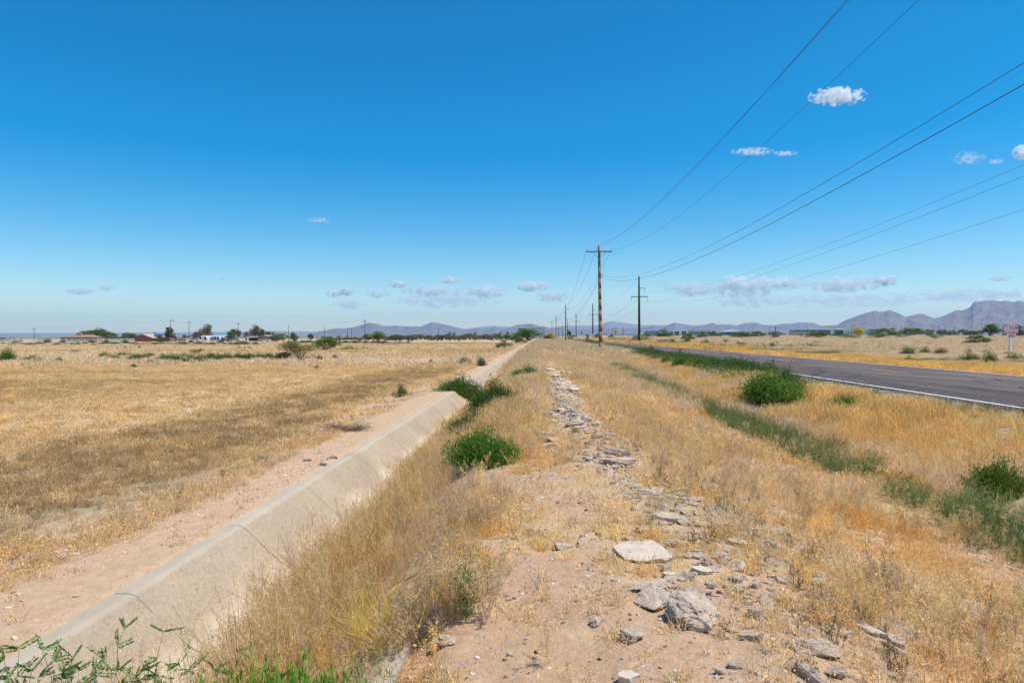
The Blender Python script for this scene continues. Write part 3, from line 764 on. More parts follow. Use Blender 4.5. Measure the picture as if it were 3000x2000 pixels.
# ------------------------------------------------------------------ berm and its right slope
def rubble(x, y):   # where the broken concrete and bare dirt lie: little grass
    cx = np.interp(y, [3, 5, 7, 12, 14.4, 21, 30, 42], [.35, .7, .9, .55, .65, .62, .45, .28])
    return np.exp(-((x - cx) / np.interp(y, [3, 6, 12, 42], [.95, .80, .60, .42])) ** 4) * (1 - sst(y, 38, 44))
def bermmask(x, y):
    b = .12 + .88 * sst(fbm(x, y, .8, 501, 4), .36, .52)
    b = b * (1 - .72 * (1 - sst(y, 4.6, 5.8)) * sst(x, -.6, -.3) * (1 - sst(x, .9, 1.5)))
    b = b * (1 - .62 * rubble(x, y) - .36 * rubble(x, y) * sst(y, 8, 12))
    b = b * (1 - .42 * sst(x, 2.4, 3.2) * (1 - sst(y, 8, 12)) * sst(fbm(x, y, .55, 505, 3), .40, .52))
    strip = np.exp(-((x - 4.45 - .3 * (fbm(x, y, 3, 9, 2) - .5)) / .38) ** 2)
    b = b * (1 - .8 * strip * (1 - sst(y, 14, 30)))
    b = b * (1 - .5 * np.exp(-((x - 2.05) / .3) ** 2) * (1 - sst(y, 10, 22)))
    return np.clip(b * 1.0 + .04 * (1 - rubble(x, y)), 0, 1)
B1 = keep(wedge(dens(210, 2.6, 12), 2.6, 12, x0=-.75, x1=8.9), bermmask)
def berm_col(P):
    x, y = P[:, 0], P[:, 1]; a = fbm(x, y, .8, 511, 3)
    c = colmix(ORNG, GOLD, sst(a, .3, .5)); f = sst(fbm(x, y, 1.7, 512, 3), .45, .6)[:, None]
    return c * (1 - f) + colmix(STRAW, PALE, a) * f
scatter('berm_dry_weeds', B1, P_short, .7 + .7 * RNG.random(len(B1)), berm_col(B1))
B2 = keep(wedge(dens(15, 10.5, 46), 10.5, 46, x0=-1.3, x1=9.2), lambda x, y: np.clip(bermmask(x, y) * 1.2 + .25 * sst(y, 14, 26) * (1 - rubble(x, y)), 0, 1))
scatter('berm_grass', B2, P_patch, .7 + .45 * RNG.random(len(B2)), berm_col(B2), sz=.95)
# medium dead weeds
B3 = keep(wedge(dens(22, 2.8, 16), 2.8, 16, x0=-.9, x1=5.2), lambda x, y: (1 - .75 * rubble(x, y)) * (.12 + .88 * sst(fbm(x, y, 1.3, 521, 3), .48, .6)))
scatter('berm_dead_weeds', B3, P_weedS, .55 + .6 * RNG.random(len(B3)), colmix(GOLD, GREYT, RNG.random(len(B3))))
# pale feathery grass further along the berm
B4 = keep(wedge(dens(5.5, 17, 60), 17, 60, x0=-1.6, x1=6.0), lambda x, y: sst(y + 10 * (fbm(x, y, 3, 531, 2) - .5), 17, 30) * (1 - rubble(x, y)) + .6 * sst(-x, -.2, .3) * sst(y, 12, 18))
scatter('berm_pale_grass', B4, P_gpatch, .65 + .4 * RNG.random(len(B4)), colmix(STRAW, PALE, fbm(B4[:, 0], B4[:, 1], 2, 8, 2) * 2 - .5), sz=.95)
B5 = keep(wedge(dens(.9, 60, 300), 60, 300, left=-.1, right=.2, x0=-1.8, x1=8.6), lambda x, y: np.ones_like(x))
B5 = np.concatenate([B5, B5 + RNG.normal(size=B5.shape) * np.array([.9, 4])]); B5 = B5[(B5[:, 0] > -1.6) & (B5[:, 0] < 8.4)]
scatter('far_berm_grass', B5, P_gfar, .5 + .35 * RNG.random(len(B5)), colmix(STRAW, PALE, RNG.random(len(B5)) * 1.4))
# small dark green-grey stalks on the gravelly slope
B6 = keep(wedge(dens(16, 2.8, 14), 2.8, 14, x0=.9, x1=4.6), lambda x, y: np.exp(-((x - 2.1) / .75) ** 2) * (.25 + .75 * sst(fbm(x, y, .7, 541, 3), .45, .6)) + .05)
scatter('slope_weeds', B6, P_dk, .6 + .6 * RNG.random(len(B6)), colmix((.17, .15, .09), (.24, .20, .12), RNG.random(len(B6))))

# ------------------------------------------------------------------ tall weeds in and beside the ditch
D1 = keep(wedge(dens(20, 2.9, 13), 2.9, 13, x0=-2.6, x1=-.35), lambda x, y: sst(x + .5 * (fbm(x * 0, y, 1.5, 602, 2) - .5), -2.6, -2.1) * (.45 + .55 * sst(fbm(x, y, 1.0, 601, 2), .4, .55)) * (1 - .9 * (1 - sst(y, 3.4, 4.1)) * sst(x, -1.1, -.8)))
scatter('ditch_tall_weeds', D1, P_weed, (.55 + .4 * RNG.random(len(D1))) * (1 - .3 * sst(D1[:, 1], 6.5, 9)) * (1 - .62 * sst(D1[:, 0], -1.6, -.85)), colmix((.80, .62, .34), (.62, .50, .34), RNG.random(len(D1))), tilt=.18)
D2 = keep(wedge(dens(75, 2.9, 12), 2.9, 12, x0=-2.65, x1=-.4), lambda x, y: sst(x + .5 * (fbm(x * 0, y, 1.5, 602, 2) - .5), -2.55, -2.25) * (.3 + .7 * sst(fbm(x, y, .9, 611, 3), .42, .55)) * (1 - .9 * (1 - sst(y, 3.4, 4.1)) * sst(x, -1.1, -.8)))
scatter('ditch_orange_weeds', D2, P_orng, (.5 + .55 * RNG.random(len(D2))) * (1 - .5 * sst(D2[:, 0], -1.6, -.85)), colmix(ORNG, (.62, .42, .16), fbm(D2[:, 0], D2[:, 1], 1.0, 612, 3) * 1.8 - .4), tilt=.2)
D3 = keep(wedge(dens(40, 2.9, 16), 2.9, 16, x0=-2.6, x1=-.4), lambda x, y: (1 - .9 * (1 - sst(y, 3.4, 4.1)) * sst(x, -1.1, -.8)) * sst(x + .5 * (fbm(x * 0, y, 1.5, 602, 2) - .5), -2.6, -2.3))
scatter('ditch_grass', D3, P_grass, (.6 + .6 * RNG.random(len(D3))) * (1 - .4 * sst(D3[:, 0], -1.6, -.85)), colmix((.60, .46, .26), GREYT, RNG.random(len(D3))), tilt=.22)
D4 = keep(wedge(dens(8, 12, 48), 12, 48, x0=-2.7, x1=-.3), lambda x, y: sst(x, -2.8, -2.4))
scatter('ditch_grass_far', D4, P_gpatch, .45 + .4 * RNG.random(len(D4)), colmix((.60, .46, .26), GOLD, RNG.random(len(D4))), tilt=.12, sz=1.05)
D5 = keep(wedge(dens(1.2, 48, 200), 48, 200, left=-.08, right=0, x0=-2.5, x1=-.5), lambda x, y: np.ones_like(x))
D5 = np.concatenate([D5] * 4); D5 = D5 + RNG.normal(size=D5.shape) * np.array([.2, 3])
scatter('ditch_grass_distant', D5, P_gfar, .3 + .2 * RNG.random(len(D5)), colmix(STRAW, PALE, RNG.random(len(D5))))

# ------------------------------------------------------------------ verge on the right, up to the road
R1 = keep(wedge(dens(30, 6, 16), 6, 16, x0=5.5, x1=8.9), lambda x, y: .95 * sst(x + (fbm(x, y, 2, 701, 2) - .5), 5.4, 6.1))
def verge_col(P):
    x, y = P[:, 0], P[:, 1]
    a = sst(fbm(x, y, 2.6, 711, 3) + .10 * (7.2 - x), .42, .60)
    return colmix((.78, .585, .27), PALE, a)
scatter('verge_grass', R1, P_grass, .75 + .5 * RNG.random(len(R1)), verge_col(R1), tilt=.16)
R2 = keep(wedge(dens(6.5, 15, 60), 15, 60, left=.05, x0=5.6, x1=8.75), lambda x, y: np.ones_like(x))
scatter('verge_grass_far', R2, P_gpatch, .65 + .4 * RNG.random(len(R2)), verge_col(R2), sz=.9)
R3 = keep(wedge(dens(26, 6.0, 46), 6.0, 46, x0=4.4, x1=7.2), lambda x, y: np.exp(-((x - 5.25 - .5 * (fbm(x * 0, y, 6, 721, 2) - .5)) / .42) ** 2) * (.25 + sst(fbm(x * 0, y, 2.6, 722, 2), .30, .45)) * 1.1)
scatter('swale_green_weeds', R3, P_this, .72 + .5 * RNG.random(len(R3)), colmix((.14, .225, .08), (.24, .28, .13), RNG.random(len(R3))), tilt=.25)
R4 = keep(wedge(dens(18, 8, 34), 8, 34, x0=8.2, x1=9.75), lambda x, y: np.exp(-((x - 9.2) / .4) ** 2) * (.3 + .85 * sst(fbm(x, y, 1.5, 731, 2), .42, .6)))
scatter('roadside_green_weeds', R4, P_this, .28 + .25 * RNG.random(len(R4)), colmix((.09, .16, .06), (.20, .20, .08), RNG.random(len(R4))), tilt=.2)
R5 = keep(wedge(dens(3.2, 28, 140), 28, 140, left=.02, right=.45, x0=7.9, x1=9.6), lambda x, y: sst(x, 7.9, 8.7) * (.35 + .65 * sst(fbm(x, y, 3, 741, 2), .4, .55)))
scatter('roadside_green_far', R5, P_thisF, .65 + .7 * RNG.random(len(R5)), colmix((.09, .17, .045), (.13, .19, .07), RNG.random(len(R5))), sz=.9)
# ------------------------------------------------------------------ beyond the road
E1 = keep(wedge(dens(2.6, 20, 75), 20, 75, left=.2, right=.88, x0=18.7, x1=62), lambda x, y: np.ones_like(x))
def beyond_col(P):
    x, y = P[:, 0], P[:, 1]; a = sst(x + 7 * (fbm(x, y, 6, 751, 3) - .5), 22.5, 27.5)
    c = colmix((.80, .57, .22), PALE, a)
    f = (sst(fbm(x * .5, y, 4, 752, 3), .57, .66) * sst(x, 21, 23) * (1 - sst(x, 30, 36)))[:, None]
    return c * (1 - f) + np.array((.20, .24, .08))[None] * f
scatter('grass_beyond_road', E1, P_gpatch, .75 + .5 * RNG.random(len(E1)), beyond_col(E1), sz=.62)
E2 = keep(wedge(dens(.5, 70, 300), 70, 300, left=.06, right=.88, x0=18.8), lambda x, y: np.ones_like(x))
scatter('far_grass_beyond_road', E2, P_gfar, .6 + .5 * RNG.random(len(E2)), beyond_col(E2), sz=.7)
E3 = keep(wedge(dens(.05, 300, 700), 300, 700, left=.0, right=.88, x0=19), lambda x, y: np.ones_like(x))
scatter('distant_grass_right', E3, P_gfar, 1.6 + .8 * RNG.random(len(E3)), colmix(PALE, STRAW, RNG.random(len(E3)) * .5), sz=.3)

# ------------------------------------------------------------------ pebbles and chips
def pebble(seed):
    bm = bmesh.new(); bmesh.ops.create_icosphere(bm, subdivisions=1, radius=1)
    r = random.Random(seed); sx_, sy_, sz_ = r.uniform(.7, 1.2), r.uniform(.7, 1.2), r.uniform(.4, .8)
    for v in bm.verts:
        k = r.uniform(.75, 1.2); v.co = Vector((v.co.x * sx_ * k, v.co.y * sy_ * k, v.co.z * sz_ * k))
    me = bpy.data.meshes.new('pebble'); bm.to_mesh(me); bm.free(); me.materials.append(M_PEB); return me
M_PEB, t, out = new_mat('pebble_stone')
p = t.nodes.new('ShaderNodeBsdfPrincipled'); p.inputs['Roughness'].default_value = .8; p.inputs['Specular IOR Level'].default_value = .3
a = t.nodes.new('ShaderNodeAttribute'); a.attribute_type = 'INSTANCER'; a.attribute_name = 'col'
t.links.new(a.outputs['Color'], p.inputs['Base Color']); t.links.new(p.outputs[0], out.inputs[0])
PEB = [pebble(k) for k in range(6)]
def peb_cols(n):
    pal = np.array([(.17, .145, .12), (.34, .28, .22), (.62, .58, .52), (.45, .33, .27), (.24, .16, .14), (.50, .42, .34), (.36, .32, .30)])
    return pal[RNG.integers(0, len(pal), n)] * (.8 + .4 * RNG.random((n, 1)))
G1 = keep(wedge(dens(420, 2.5, 9), 2.5, 9, x0=-.8, x1=5.0), lambda x, y: .22 + .78 * sst(fbm(x, y, .7, 801, 3), .48, .62) * (1 - .5 * sst(x, 2.8, 3.5)))
scatter('berm_pebbles', G1, PEB, .0045 + .014 * RNG.random(len(G1)) ** 2, peb_cols(len(G1)), tilt=.6)
G2 = keep(wedge(dens(60, 8, 22), 8, 22, x0=-.8, x1=5.0), lambda x, y: .3 + .7 * rubble(x, y) + .6 * np.exp(-((x - 2.1) / .5) ** 2))
scatter('slope_pebbles', G2, PEB, .010 + .030 * RNG.random(len(G2)) ** 2, peb_cols(len(G2)), tilt=.6)
G3 = keep(wedge(dens(120, 2.6, 13), 2.6, 13, x0=1.3, x1=4.8), lambda x, y: np.exp(-((x - 2.2 - .5 * (fbm(x * 0, y, 3, 3, 2) - .5)) / .4) ** 2) * sst(fbm(x, y, .6, 811, 2), .4, .6) + .40 * sst(x, 3.0, 3.8) * sst(fbm(x, y, .5, 812, 3), .45, .6))
scatter('asphalt_chips', G3, PEB, .008 + .026 * RNG.random(len(G3)) ** 2, colmix((.11, .098, .085), (.22, .195, .17), RNG.random(len(G3))), tilt=.5)
G4 = keep(wedge(dens(200, 3, 11), 3, 11, x0=-5.3, x1=-3.28), lambda x, y: .3 + .7 * sst(fbm(x, y, .5, 821, 3), .5, .65))
scatter('bank_crumbs', G4, PEB, .005 + .026 * RNG.random(len(G4)) ** 3, colmix((.52, .33, .22), (.60, .44, .33), RNG.random(len(G4))), tilt=.6)
G5 = keep(wedge(dens(110, 12, 34), 12, 34, x0=9.0, x1=9.72), lambda x, y: sst(x, 9.1, 9.5))
scatter('shoulder_gravel', G5, PEB, .012 + .022 * RNG.random(len(G5)), colmix((.13, .125, .13), (.34, .30, .28), RNG.random(len(G5))), tilt=.6)
# ================================================================== CONCRETE RUBBLE
def rock_mesh(seed, style='chunk', cuts=2, rounds=2, amp=.05):
    """unit-wide broken concrete lump"""
    r = random.Random(seed); bm = bmesh.new()
    if style == 'slab':
        n = r.randint(6, 8); ang = sorted(r.uniform(0, 6.283) for _ in range(n))
        ang = [2 * math.pi * k / n + r.uniform(-.28, .28) for k in range(n)]
        rad = [.5 * r.uniform(.78, 1.05) for _ in ang]
        for z, s in ((-.5, .93), (.5, 1.0)):
            for a, q in zip(ang, rad): bm.verts.new((math.cos(a) * q * s, math.sin(a) * q * s, z * r.uniform(.92, 1.0)))
    elif style == 'long':
        for _ in range(18):
            x = r.uniform(-.5, .5); a = r.uniform(0, 6.283)
            q = r.uniform(.75, 1) * (1 - .5 * abs(x) ** 2)
            bm.verts.new((x, math.cos(a) * .5 * q, math.sin(a) * .5 * q))
    else:
        for _ in range(17):
            v = Vector((r.gauss(0, 1), r.gauss(0, 1), r.gauss(0, 1))).normalized()
            k = 1 / (max(abs(v.x), abs(v.y), abs(v.z)) ** .6)
            v = v * .5 * r.uniform(.8, 1.0) * k * .85; bm.verts.new(v)
    g = bmesh.ops.convex_hull(bm, input=bm.verts)
    bmesh.ops.delete(bm, geom=list({e for e in g['geom_interior'] + g['geom_unused'] if isinstance(e, bmesh.types.BMVert)}), context='VERTS')
    for _ in range(rounds):
        bmesh.ops.subdivide_edges(bm, edges=bm.edges[:], cuts=cuts, use_grid_fill=True)
        bmesh.ops.triangulate(bm, faces=bm.faces[:])
    bm.normal_update()
    top = .5 if style == 'slab' else None
    off = Vector((seed * 3.1, seed * 1.7, 0)); mv = []
    for v in bm.verts:
        zf = v.co.copy()
        sc = Vector((zf.x, zf.y, zf.z * (.25 if style == 'slab' else 1)))
        a = mnoise.fractal(sc * 3.2 + off, 1, 2, 4) * amp + mnoise.fractal(sc * 11 + off, 1, 2, 3) * amp * .45
        if style == 'slab' and zf.z > .44 and math.hypot(zf.x, zf.y) < .40: a *= .12
        nn = v.normal.copy()
        if style == 'slab': nn.z *= 1.5
        mv.append(nn * a)
    for v, d in zip(bm.verts, mv): v.co += d
    me = bpy.data.meshes.new('rubble'); bm.to_mesh(me); bm.free()
    return me
ROCKS = [
 # px, py(contact), width px, (depth, height) as share of width, turn, tilt x/y, style, material, label
 (1893, 1652, 180, 1.15, .12, .30, (.02, -.03), 'slab', 1, 'large flat smooth-topped concrete slab lying on the dirt in the near rubble'),
 (1925, 1795, 150, 1.0, .46, .5, (.06, -.08), 'chunk', 0, 'pale blocky left half of the biggest boulder pair in the foreground'),
 (2042, 1850, 185, .95, .62, -.5, (.10, .10), 'chunk', 0, 'rough pebbly face half of the biggest boulder pair, the right of the two'),
 (1915, 1742, 115, .6, .38, .25, (.0, -.05), 'long', 0, 'narrow pale fragment leaning behind the biggest boulder pair'),
 (1855, 1888, 86, .85, .60, .2, (.1, .0), 'chunk', 0, 'rounded single stone alone on bare dirt, in front of the big boulder pair'),
 (1746, 1838, 62, .7, .65, 1.1, (.1, .2), 'chunk', 0, 'small pointed pale stone on bare dirt, left of the big boulder pair'),
 (1985, 1603, 78, .6, .40, -.4, (.2, .1), 'long', 0, 'dark undercut fragment standing behind the large flat slab'),
 (1905, 1462, 98, .62, .42, .35, (.25, .0), 'chunk', 0, 'tilted grey boulder propped over a dark hollow on the berm crest'),
 (1868, 1440, 56, .7, .58, .6, (.0, .1), 'chunk', 0, 'brown-sided block wedged behind the propped tilted boulder'),
 (1938, 1468, 32, .8, .6, .2, (.1, .1), 'chunk', 0, 'small stone at the right foot of the propped tilted boulder'),
 (1838, 1462, 30, .9, .6, .9, (.0, .0), 'chunk', 0, 'small pale stone at the left foot of the propped tilted boulder'),
 (1652, 1612, 62, .5, .42, .15, (.1, .25), 'long', 0, 'undercut stub of concrete with a shadow beneath it, left of the flat slab'),
 (1702, 1602, 32, .8, .75, .4, (.0, .1), 'chunk', 0, 'small rounded stone just right of the undercut stub'),
 (1808, 1529, 32, .7, .55, .1, (.1, .0), 'chunk', 0, 'little dark-faced stone sitting alone in orange weeds above the flat slab'),
 (1878, 1560, 40, .8, .6, .8, (.0, .1), 'chunk', 0, 'pinkish stone in weeds directly above the flat slab'),
 (1846, 1588, 48, .9, .40, .3, (.0, .0), 'chunk', 0, 'half-buried pale stone above the left end of the flat slab'),
 (1960, 1532, 88, .9, .25, -.15, (.05, .1), 'slab', 0, 'thin undercut pebbly slab above the flat slab'),
 (2010, 1538, 50, .6, .35, -.7, (.2, .1), 'long', 0, 'dark fragment against the right end of the thin undercut slab'),
 (2048, 1512, 44, .8, .4, .1, (.0, .0), 'chunk', 0, 'grey rough stone on the upper right of the near rubble'),
 (2076, 1545, 46, .7, .35, .5, (.0, .1), 'chunk', 0, 'low pebbly stone on the slope beside grey weeds'),
 (2128, 1618, 84, .42, .32, -.45, (.15, .1), 'long', 0, 'long dark-sided fragment lying down the right slope'),
 (2165, 1602, 62, .7, .30, -.2, (.1, .12), 'slab', 0, 'flat pale slab resting on the long fragment on the right slope'),
 (2215, 1640, 50, .5, .28, -.5, (.1, .1), 'long', 0, 'small pale splinter at the end of the long fragment on the slope'),
 (2060, 1680, 68, .6, .22, -.3, (.1, .1), 'slab', 1, 'smooth grey shard poking from orange weeds right of the flat slab'),
 (1962, 1692, 46, .7, .2, .0, (.0, .0), 'slab', 1, 'thin pale shard in the dirt below the flat slab'),
 (2152, 1704, 40, .7, .65, -.4, (.1, .1), 'chunk', 0, 'angular brown-sided stone above the blocky fragment on the slope'),
 (2168, 1738, 66, .55, .50, -.1, (.0, .15), 'chunk', 0, 'blocky pinkish fragment with a ragged right end on the slope'),
 (2335, 1598, 26, .9, .75, .3, (.0, .1), 'chunk', 0, 'pale cube-shaped stone alone on bare soil far down the right slope'),
 (2414, 1704, 52, .9, .8, .3, (.0, .1), 'chunk', 0, 'grey two-toned boulder alone in yellow weeds on the right'),
 (2412, 1930, 158, .42, .42, .02, (.05, -.03), 'long', 0, 'long grey beam-shaped chunk with a dark hollow beneath, bottom right'),
 (2385, 2005, 120, .45, .40, -1.0, (.1, .25), 'long', 0, 'elongated dark-pitted chunk pointing at the camera, bottom right'),
 (2462, 1985, 82, .7, .50, .2, (.1, .0), 'chunk', 0, 'brown block half hidden in grass under the beam-shaped chunk'),
 (2162, 1964, 60, .75, .65, .2, (.0, .1), 'chunk', 0, 'pale wedge-topped stone near the bottom edge, left of the beam-shaped chunk'),
 (2116, 1978, 46, .8, .6, .5, (.0, .1), 'chunk', 0, 'dull stone touching the left side of the pale wedge-topped stone'),
 (2280, 1980, 74, .8, .35, .3, (.1, .0), 'chunk', 0, 'low pinkish stone between the wedge-topped stone and the pointing chunk'),
 (2610, 1905, 62, .45, .35, -1.0, (.1, .1), 'long', 0, 'narrow whitish fragment buried in dry grass at lower right'),
 (1840, 2003, 70, .8, .35, .1, (.0, .0), 'slab', 1, 'smooth grey slab cut by the bottom edge of the picture'),
 (1297, 1895, 84, .75, .55, .1, (.12, .0), 'chunk', 0, 'pale block with dark underside beside the yellow twigs at the ditch edge'),
 (1520, 1612, 30, .7, .4, .1, (.0, .0), 'chunk', 0, 'small grey lump left of the undercut stub among dry stems'),
 (1490, 1758, 30, .7, .45, .3, (.0, .0), 'chunk', 0, 'small flat pebble-grey stone right of the green leafy weed'),
 (1712, 1475, 40, .7, .55, .2, (.0, .1), 'chunk', 0, 'left of two grey stones in dry weeds at mid berm'),
 (1745, 1462, 34, .8, .7, .4, (.0, .1), 'chunk', 0, 'right of two grey stones in dry weeds at mid berm'),
 (1707, 1580, 24, .6, 1.0, .1, (.0, .1), 'chunk', 0, 'upright egg-shaped stone in weeds above the undercut stub'),
 (1762, 1570, 42, .8, .5, .1, (.0, .1), 'chunk', 0, 'speckled low stone in pale weeds above the undercut stub'),
 (1618, 1340, 54, .8, .60, .1, (.0, .0), 'chunk', 0, 'cube-like block at the near end of the short rock row left of the crest'),
 (1608, 1312, 50, .6, .5, .2, (.0, .1), 'chunk', 0, 'block second from the near end of the short rock row left of the crest'),
 (1612, 1296, 62, .6, .35, .35, (.0, .1), 'chunk', 0, 'wide pale block near the far end of the short rock row left of the crest'),
 (1604, 1280, 64, .5, .28, .35, (.1, .1), 'slab', 0, 'flat slab at the far end of the short rock row left of the crest'),
 (1700, 1268, 66, .7, .42, .1, (.0, .1), 'chunk', 0, 'big pale rounded block before the largest mid-berm stone'),
 (1683, 1252, 76, .6, .45, .2, (.1, .1), 'chunk', 0, 'largest angular stone at mid berm, dark at its left end'),
 (1756, 1290, 50, .8, .6, .2, (.0, .1), 'chunk', 0, 'pinkish boulder with a dark left side, right of the rounded block'),
 (1716, 1235, 60, .5, .55, -.8, (.0, .1), 'long', 0, 'pale ridge-shaped stone on the crest behind the largest mid-berm stone'),
 (1736, 1244, 44, .6, .45, -.6, (.1, .0), 'chunk', 0, 'dark undercut stone on the crest beside the pale ridge-shaped stone'),
 (1812, 1335, 74, .4, .4, -.5, (.1, .1), 'long', 0, 'long dark-seamed stone sloping down the berm crest'),
 (1786, 1330, 44, .6, .35, .0, (.0, .1), 'chunk', 0, 'low pale stone left of the dark-seamed stone'),
 (1840, 1330, 30, .6, .45, -.7, (.0, .1), 'chunk', 0, 'small pale stone right of the dark-seamed stone'),
 (1818, 1362, 92, .4, .30, .1, (.05, .0), 'long', 0, 'long weathered slab lying across the berm below the dark-seamed stone'),
 (1506, 1211, 44, .5, .55, .5, (.1, .1), 'long', 0, 'pale stone with a dark end, upper left of the rubble by the green bushes'),
 (1514, 1232, 60, .4, .45, .6, (.1, .1), 'long', 0, 'long curved pale stone below the one with the dark end'),
 (1498, 1262, 52, .4, .40, .8, (.1, .1), 'long', 0, 'light ridge of concrete lowest in the row beside the green bushes'),
 (1549, 1217, 26, .7, .6, .2, (.0, .1), 'chunk', 0, 'small oval stone alone right of the long curved pale stone'),
 (1582, 1197, 40, .6, .5, .5, (.1, .1), 'chunk', 0, 'pale tilted stone at the start of the main rubble line'),
 (1610, 1220, 60, .6, .4, .1, (.0, .0), 'chunk', 0, 'wide pale stone with a shadowed front at centre of the rubble line'),
 (1637, 1207, 26, .9, .7, .1, (.0, .0), 'chunk', 0, 'small white-topped cube right of the wide shadowed stone'),
 (1684, 1190, 32, .7, .5, -.2, (.1, .1), 'chunk', 0, 'red-brown undercut stone on the crest'),
 (1690, 1210, 40, .6, .45, -.3, (.15, .1), 'chunk', 0, 'overhanging pale stone directly below the red-brown one'),
 (1664, 1199, 22, .9, .5, .0, (.0, .0), 'chunk', 0, 'little pink stone left of the overhanging pale stone'),
 (1657, 1070, 11, .8, .6, .0, (.0, .0), 'chunk', 0, 'white stone sitting alone right of the far end of the rubble'),
 (1679, 1082, 13, .8, .5, .0, (.0, .0), 'chunk', 0, 'second white stone right of the far end of the rubble, nearer one'),
]
n_rock = 0
for (px, py, wpx, dr, hr, rz, tl, st, mat, lab) in ROCKS:
    P, tt = hit(px, py)
    w_ = wpx / 2000 * tt
    big = wpx > 70
    me = rock_mesh(1000 + n_rock, st, 2, 3 if big else 2, .055 if st != 'slab' else .04)
    me.materials.append(M_SLAB if mat else M_RUB)
    o = mk('concrete_chunk', me)
    h_ = w_ * hr
    yb = w_ * dr * .42
    o.scale = (w_ * 1.08, w_ * dr, h_ if st != 'slab' else max(h_, .035))
    o.location = (P.x, P.y + yb, gz(P.x, P.y + yb) + h_ * ((.30 if wpx > 100 else .20) if st != 'slab' else .2))
    o.rotation_euler = (tl[0], tl[1], rz)
    tag(o, lab, 'broken concrete', 'concrete rubble on the berm')
    n_rock += 1
shared = []
for k in range(10):
    me = rock_mesh(2000 + k, ('chunk', 'slab', 'long')[k % 3], 2, 2, .07); me.materials.append(M_RUB); shared.append(me)
rr_ = random.Random(11)
n_far = 0
for k in range(228):
    if k < 150:
        y = 9.5 * (44 / 9.5) ** rr_.random(); cx = np.interp(y, [9, 12, 14.4, 21, 30, 42], [.8, .55, .65, .62, .45, .28]); x = cx + rr_.gauss(0, .36)
        s = rr_.uniform(.12, .50) * (1 if rr_.random() < .45 else .5) * (1 if y > 14 else .7)
    else:
        y = 3.4 * (14 / 3.4) ** rr_.random(); cx = np.interp(y, [3, 5, 7, 12], [.9, 1.2, 1.3, .8]); x = cx + abs(rr_.gauss(0, .6)) - .2; s = rr_.uniform(.06, .22)
    o = mk('concrete_chunk', shared[k % 10])
    a = rr_.uniform(0, 6.28)
    o.scale = (s, s * rr_.uniform(.5, .9), s * rr_.uniform(.22, .5))
    if shared[k % 10].name.startswith('x'): pass
    o.location = (x, y, gz(x, y) + o.scale.z * .12); o.rotation_euler = (rr_.uniform(-.2, .2), rr_.uniform(-.2, .2), a)
    if k < 150:
        tag(o, 'small broken slab piece in the long line of rubble on the far crest', 'broken concrete', 'far rubble pieces along the crest')
    else:
        tag(o, 'fist-sized concrete crumb lying between the bigger near chunks', 'broken concrete', 'crumbs between the near chunks')
S1 = []
for k in range(1500):
    y = 4.0 * (44 / 4.5) ** rr_.random(); cx = np.interp(y, [4, 6, 9, 12, 14.4, 21, 30, 42], [1.1, 1.2, .9, .55, .65, .62, .45, .28]); S1.append((cx + abs(rr_.gauss(0, .75)) - .35 if y < 22 else cx + rr_.gauss(0, .42), y))
S1 = np.array(S1)
scatter('rubble_crumbs', S1, shared, .04 + .12 * RNG.random(len(S1)) * np.clip(S1[:, 1] / 11, .5, 1.2), colmix((.5, .4, .3), (.5, .4, .3), RNG.random(len(S1))), tilt=.3, sz=.45)
# clods and stones on the ditch edge
for (px, py, wpx, lab) in [(950, 1362, 42, 'big cracked clod on the ditch edge with dark hollow, the largest of three'), (905, 1350, 40, 'low dark clod at the left end of the three on the ditch edge'), (978, 1342, 30, 'light grey clod at the right end of the three on the ditch edge')]:
    P, tt = hit(px, py); me = rock_mesh(3000 + px, 'chunk', 2, 2, .09); me.materials.append(M_RUB)
    o = mk('soil_clod', me); w_ = wpx / 2000 * tt; o.scale = (w_, w_ * .6, w_ * .45); o.location = (P.x, P.y, P.z + w_ * .12)
    tag(o, lab, 'clod', 'clods on the ditch edge')
# turned-up concrete end of the next lining length
bmv = MB(); n = 12
P, tt = hit(1374, 1125)
R_ = 17 / 2000 * tt
vs = []; 
for a in range(n + 1):
    th = math.pi * a / n
    vs.append((-math.cos(th) * R_, math.sin(th) * R_ * 1.0))
for sgn in (0,):
    poly = [(x, z) for x, z in vs]
    bmv.prism(poly, 0, .7)
o = bmv.build('headwall', M_SLAB, loc=(P.x + .1, P.y, P.z - .05), rot=(-.35, 0, .15)); tag(o, 'rounded pale concrete hump standing out of the ditch edge behind green bushes', 'concrete headwall')
# pieces of litter
def plain(name, c, r=.5): return simple(name, c, r)
P, tt = hit(1782, 1244); b = MB(); b.tube((-.05, 0, .03), (.05, .02, .035), .035, .03, 10); b.tube((.05, .02, .035), (.075, .024, .036), .014, .014, 8)
o = b.build('crushed_bottle', plain('blue_plastic', (.03, .10, .22), .3), loc=P, smooth=True); tag(o, 'dark blue crushed plastic bottle lying in gravel on the berm', 'bottle')
P, tt = hit(2716, 1226); b = MB(); b.tube((-.09, 0, .05), (.09, .05, .10), .045, .036, 12)
o = b.build('paper_cup', plain('white_paper', (.72, .70, .76), .6), loc=P, rot=(0, -.3, .4)); tag(o, 'white paper cup lying tilted in yellow grass beside the road', 'cup')
P, tt = hit(1631, 1472); b = MB(); b.tube((0, 0, .01), (.03, .01, .012), .014, .012, 8)
o = b.build('bottle_cap', plain('blue_cap', (.12, .25, .5), .4), loc=P); tag(o, 'tiny blue plastic cap on orange dirt at mid berm', 'litter')
P, tt = hit(1934, 1000); b = MB(); b.box(-.12, .12, -.05, .05, 0, .1)
b.add([(-.05, -.06, .1), (.1, -.06, .1), (.02, -.02, .2)], [(0, 1, 2)])
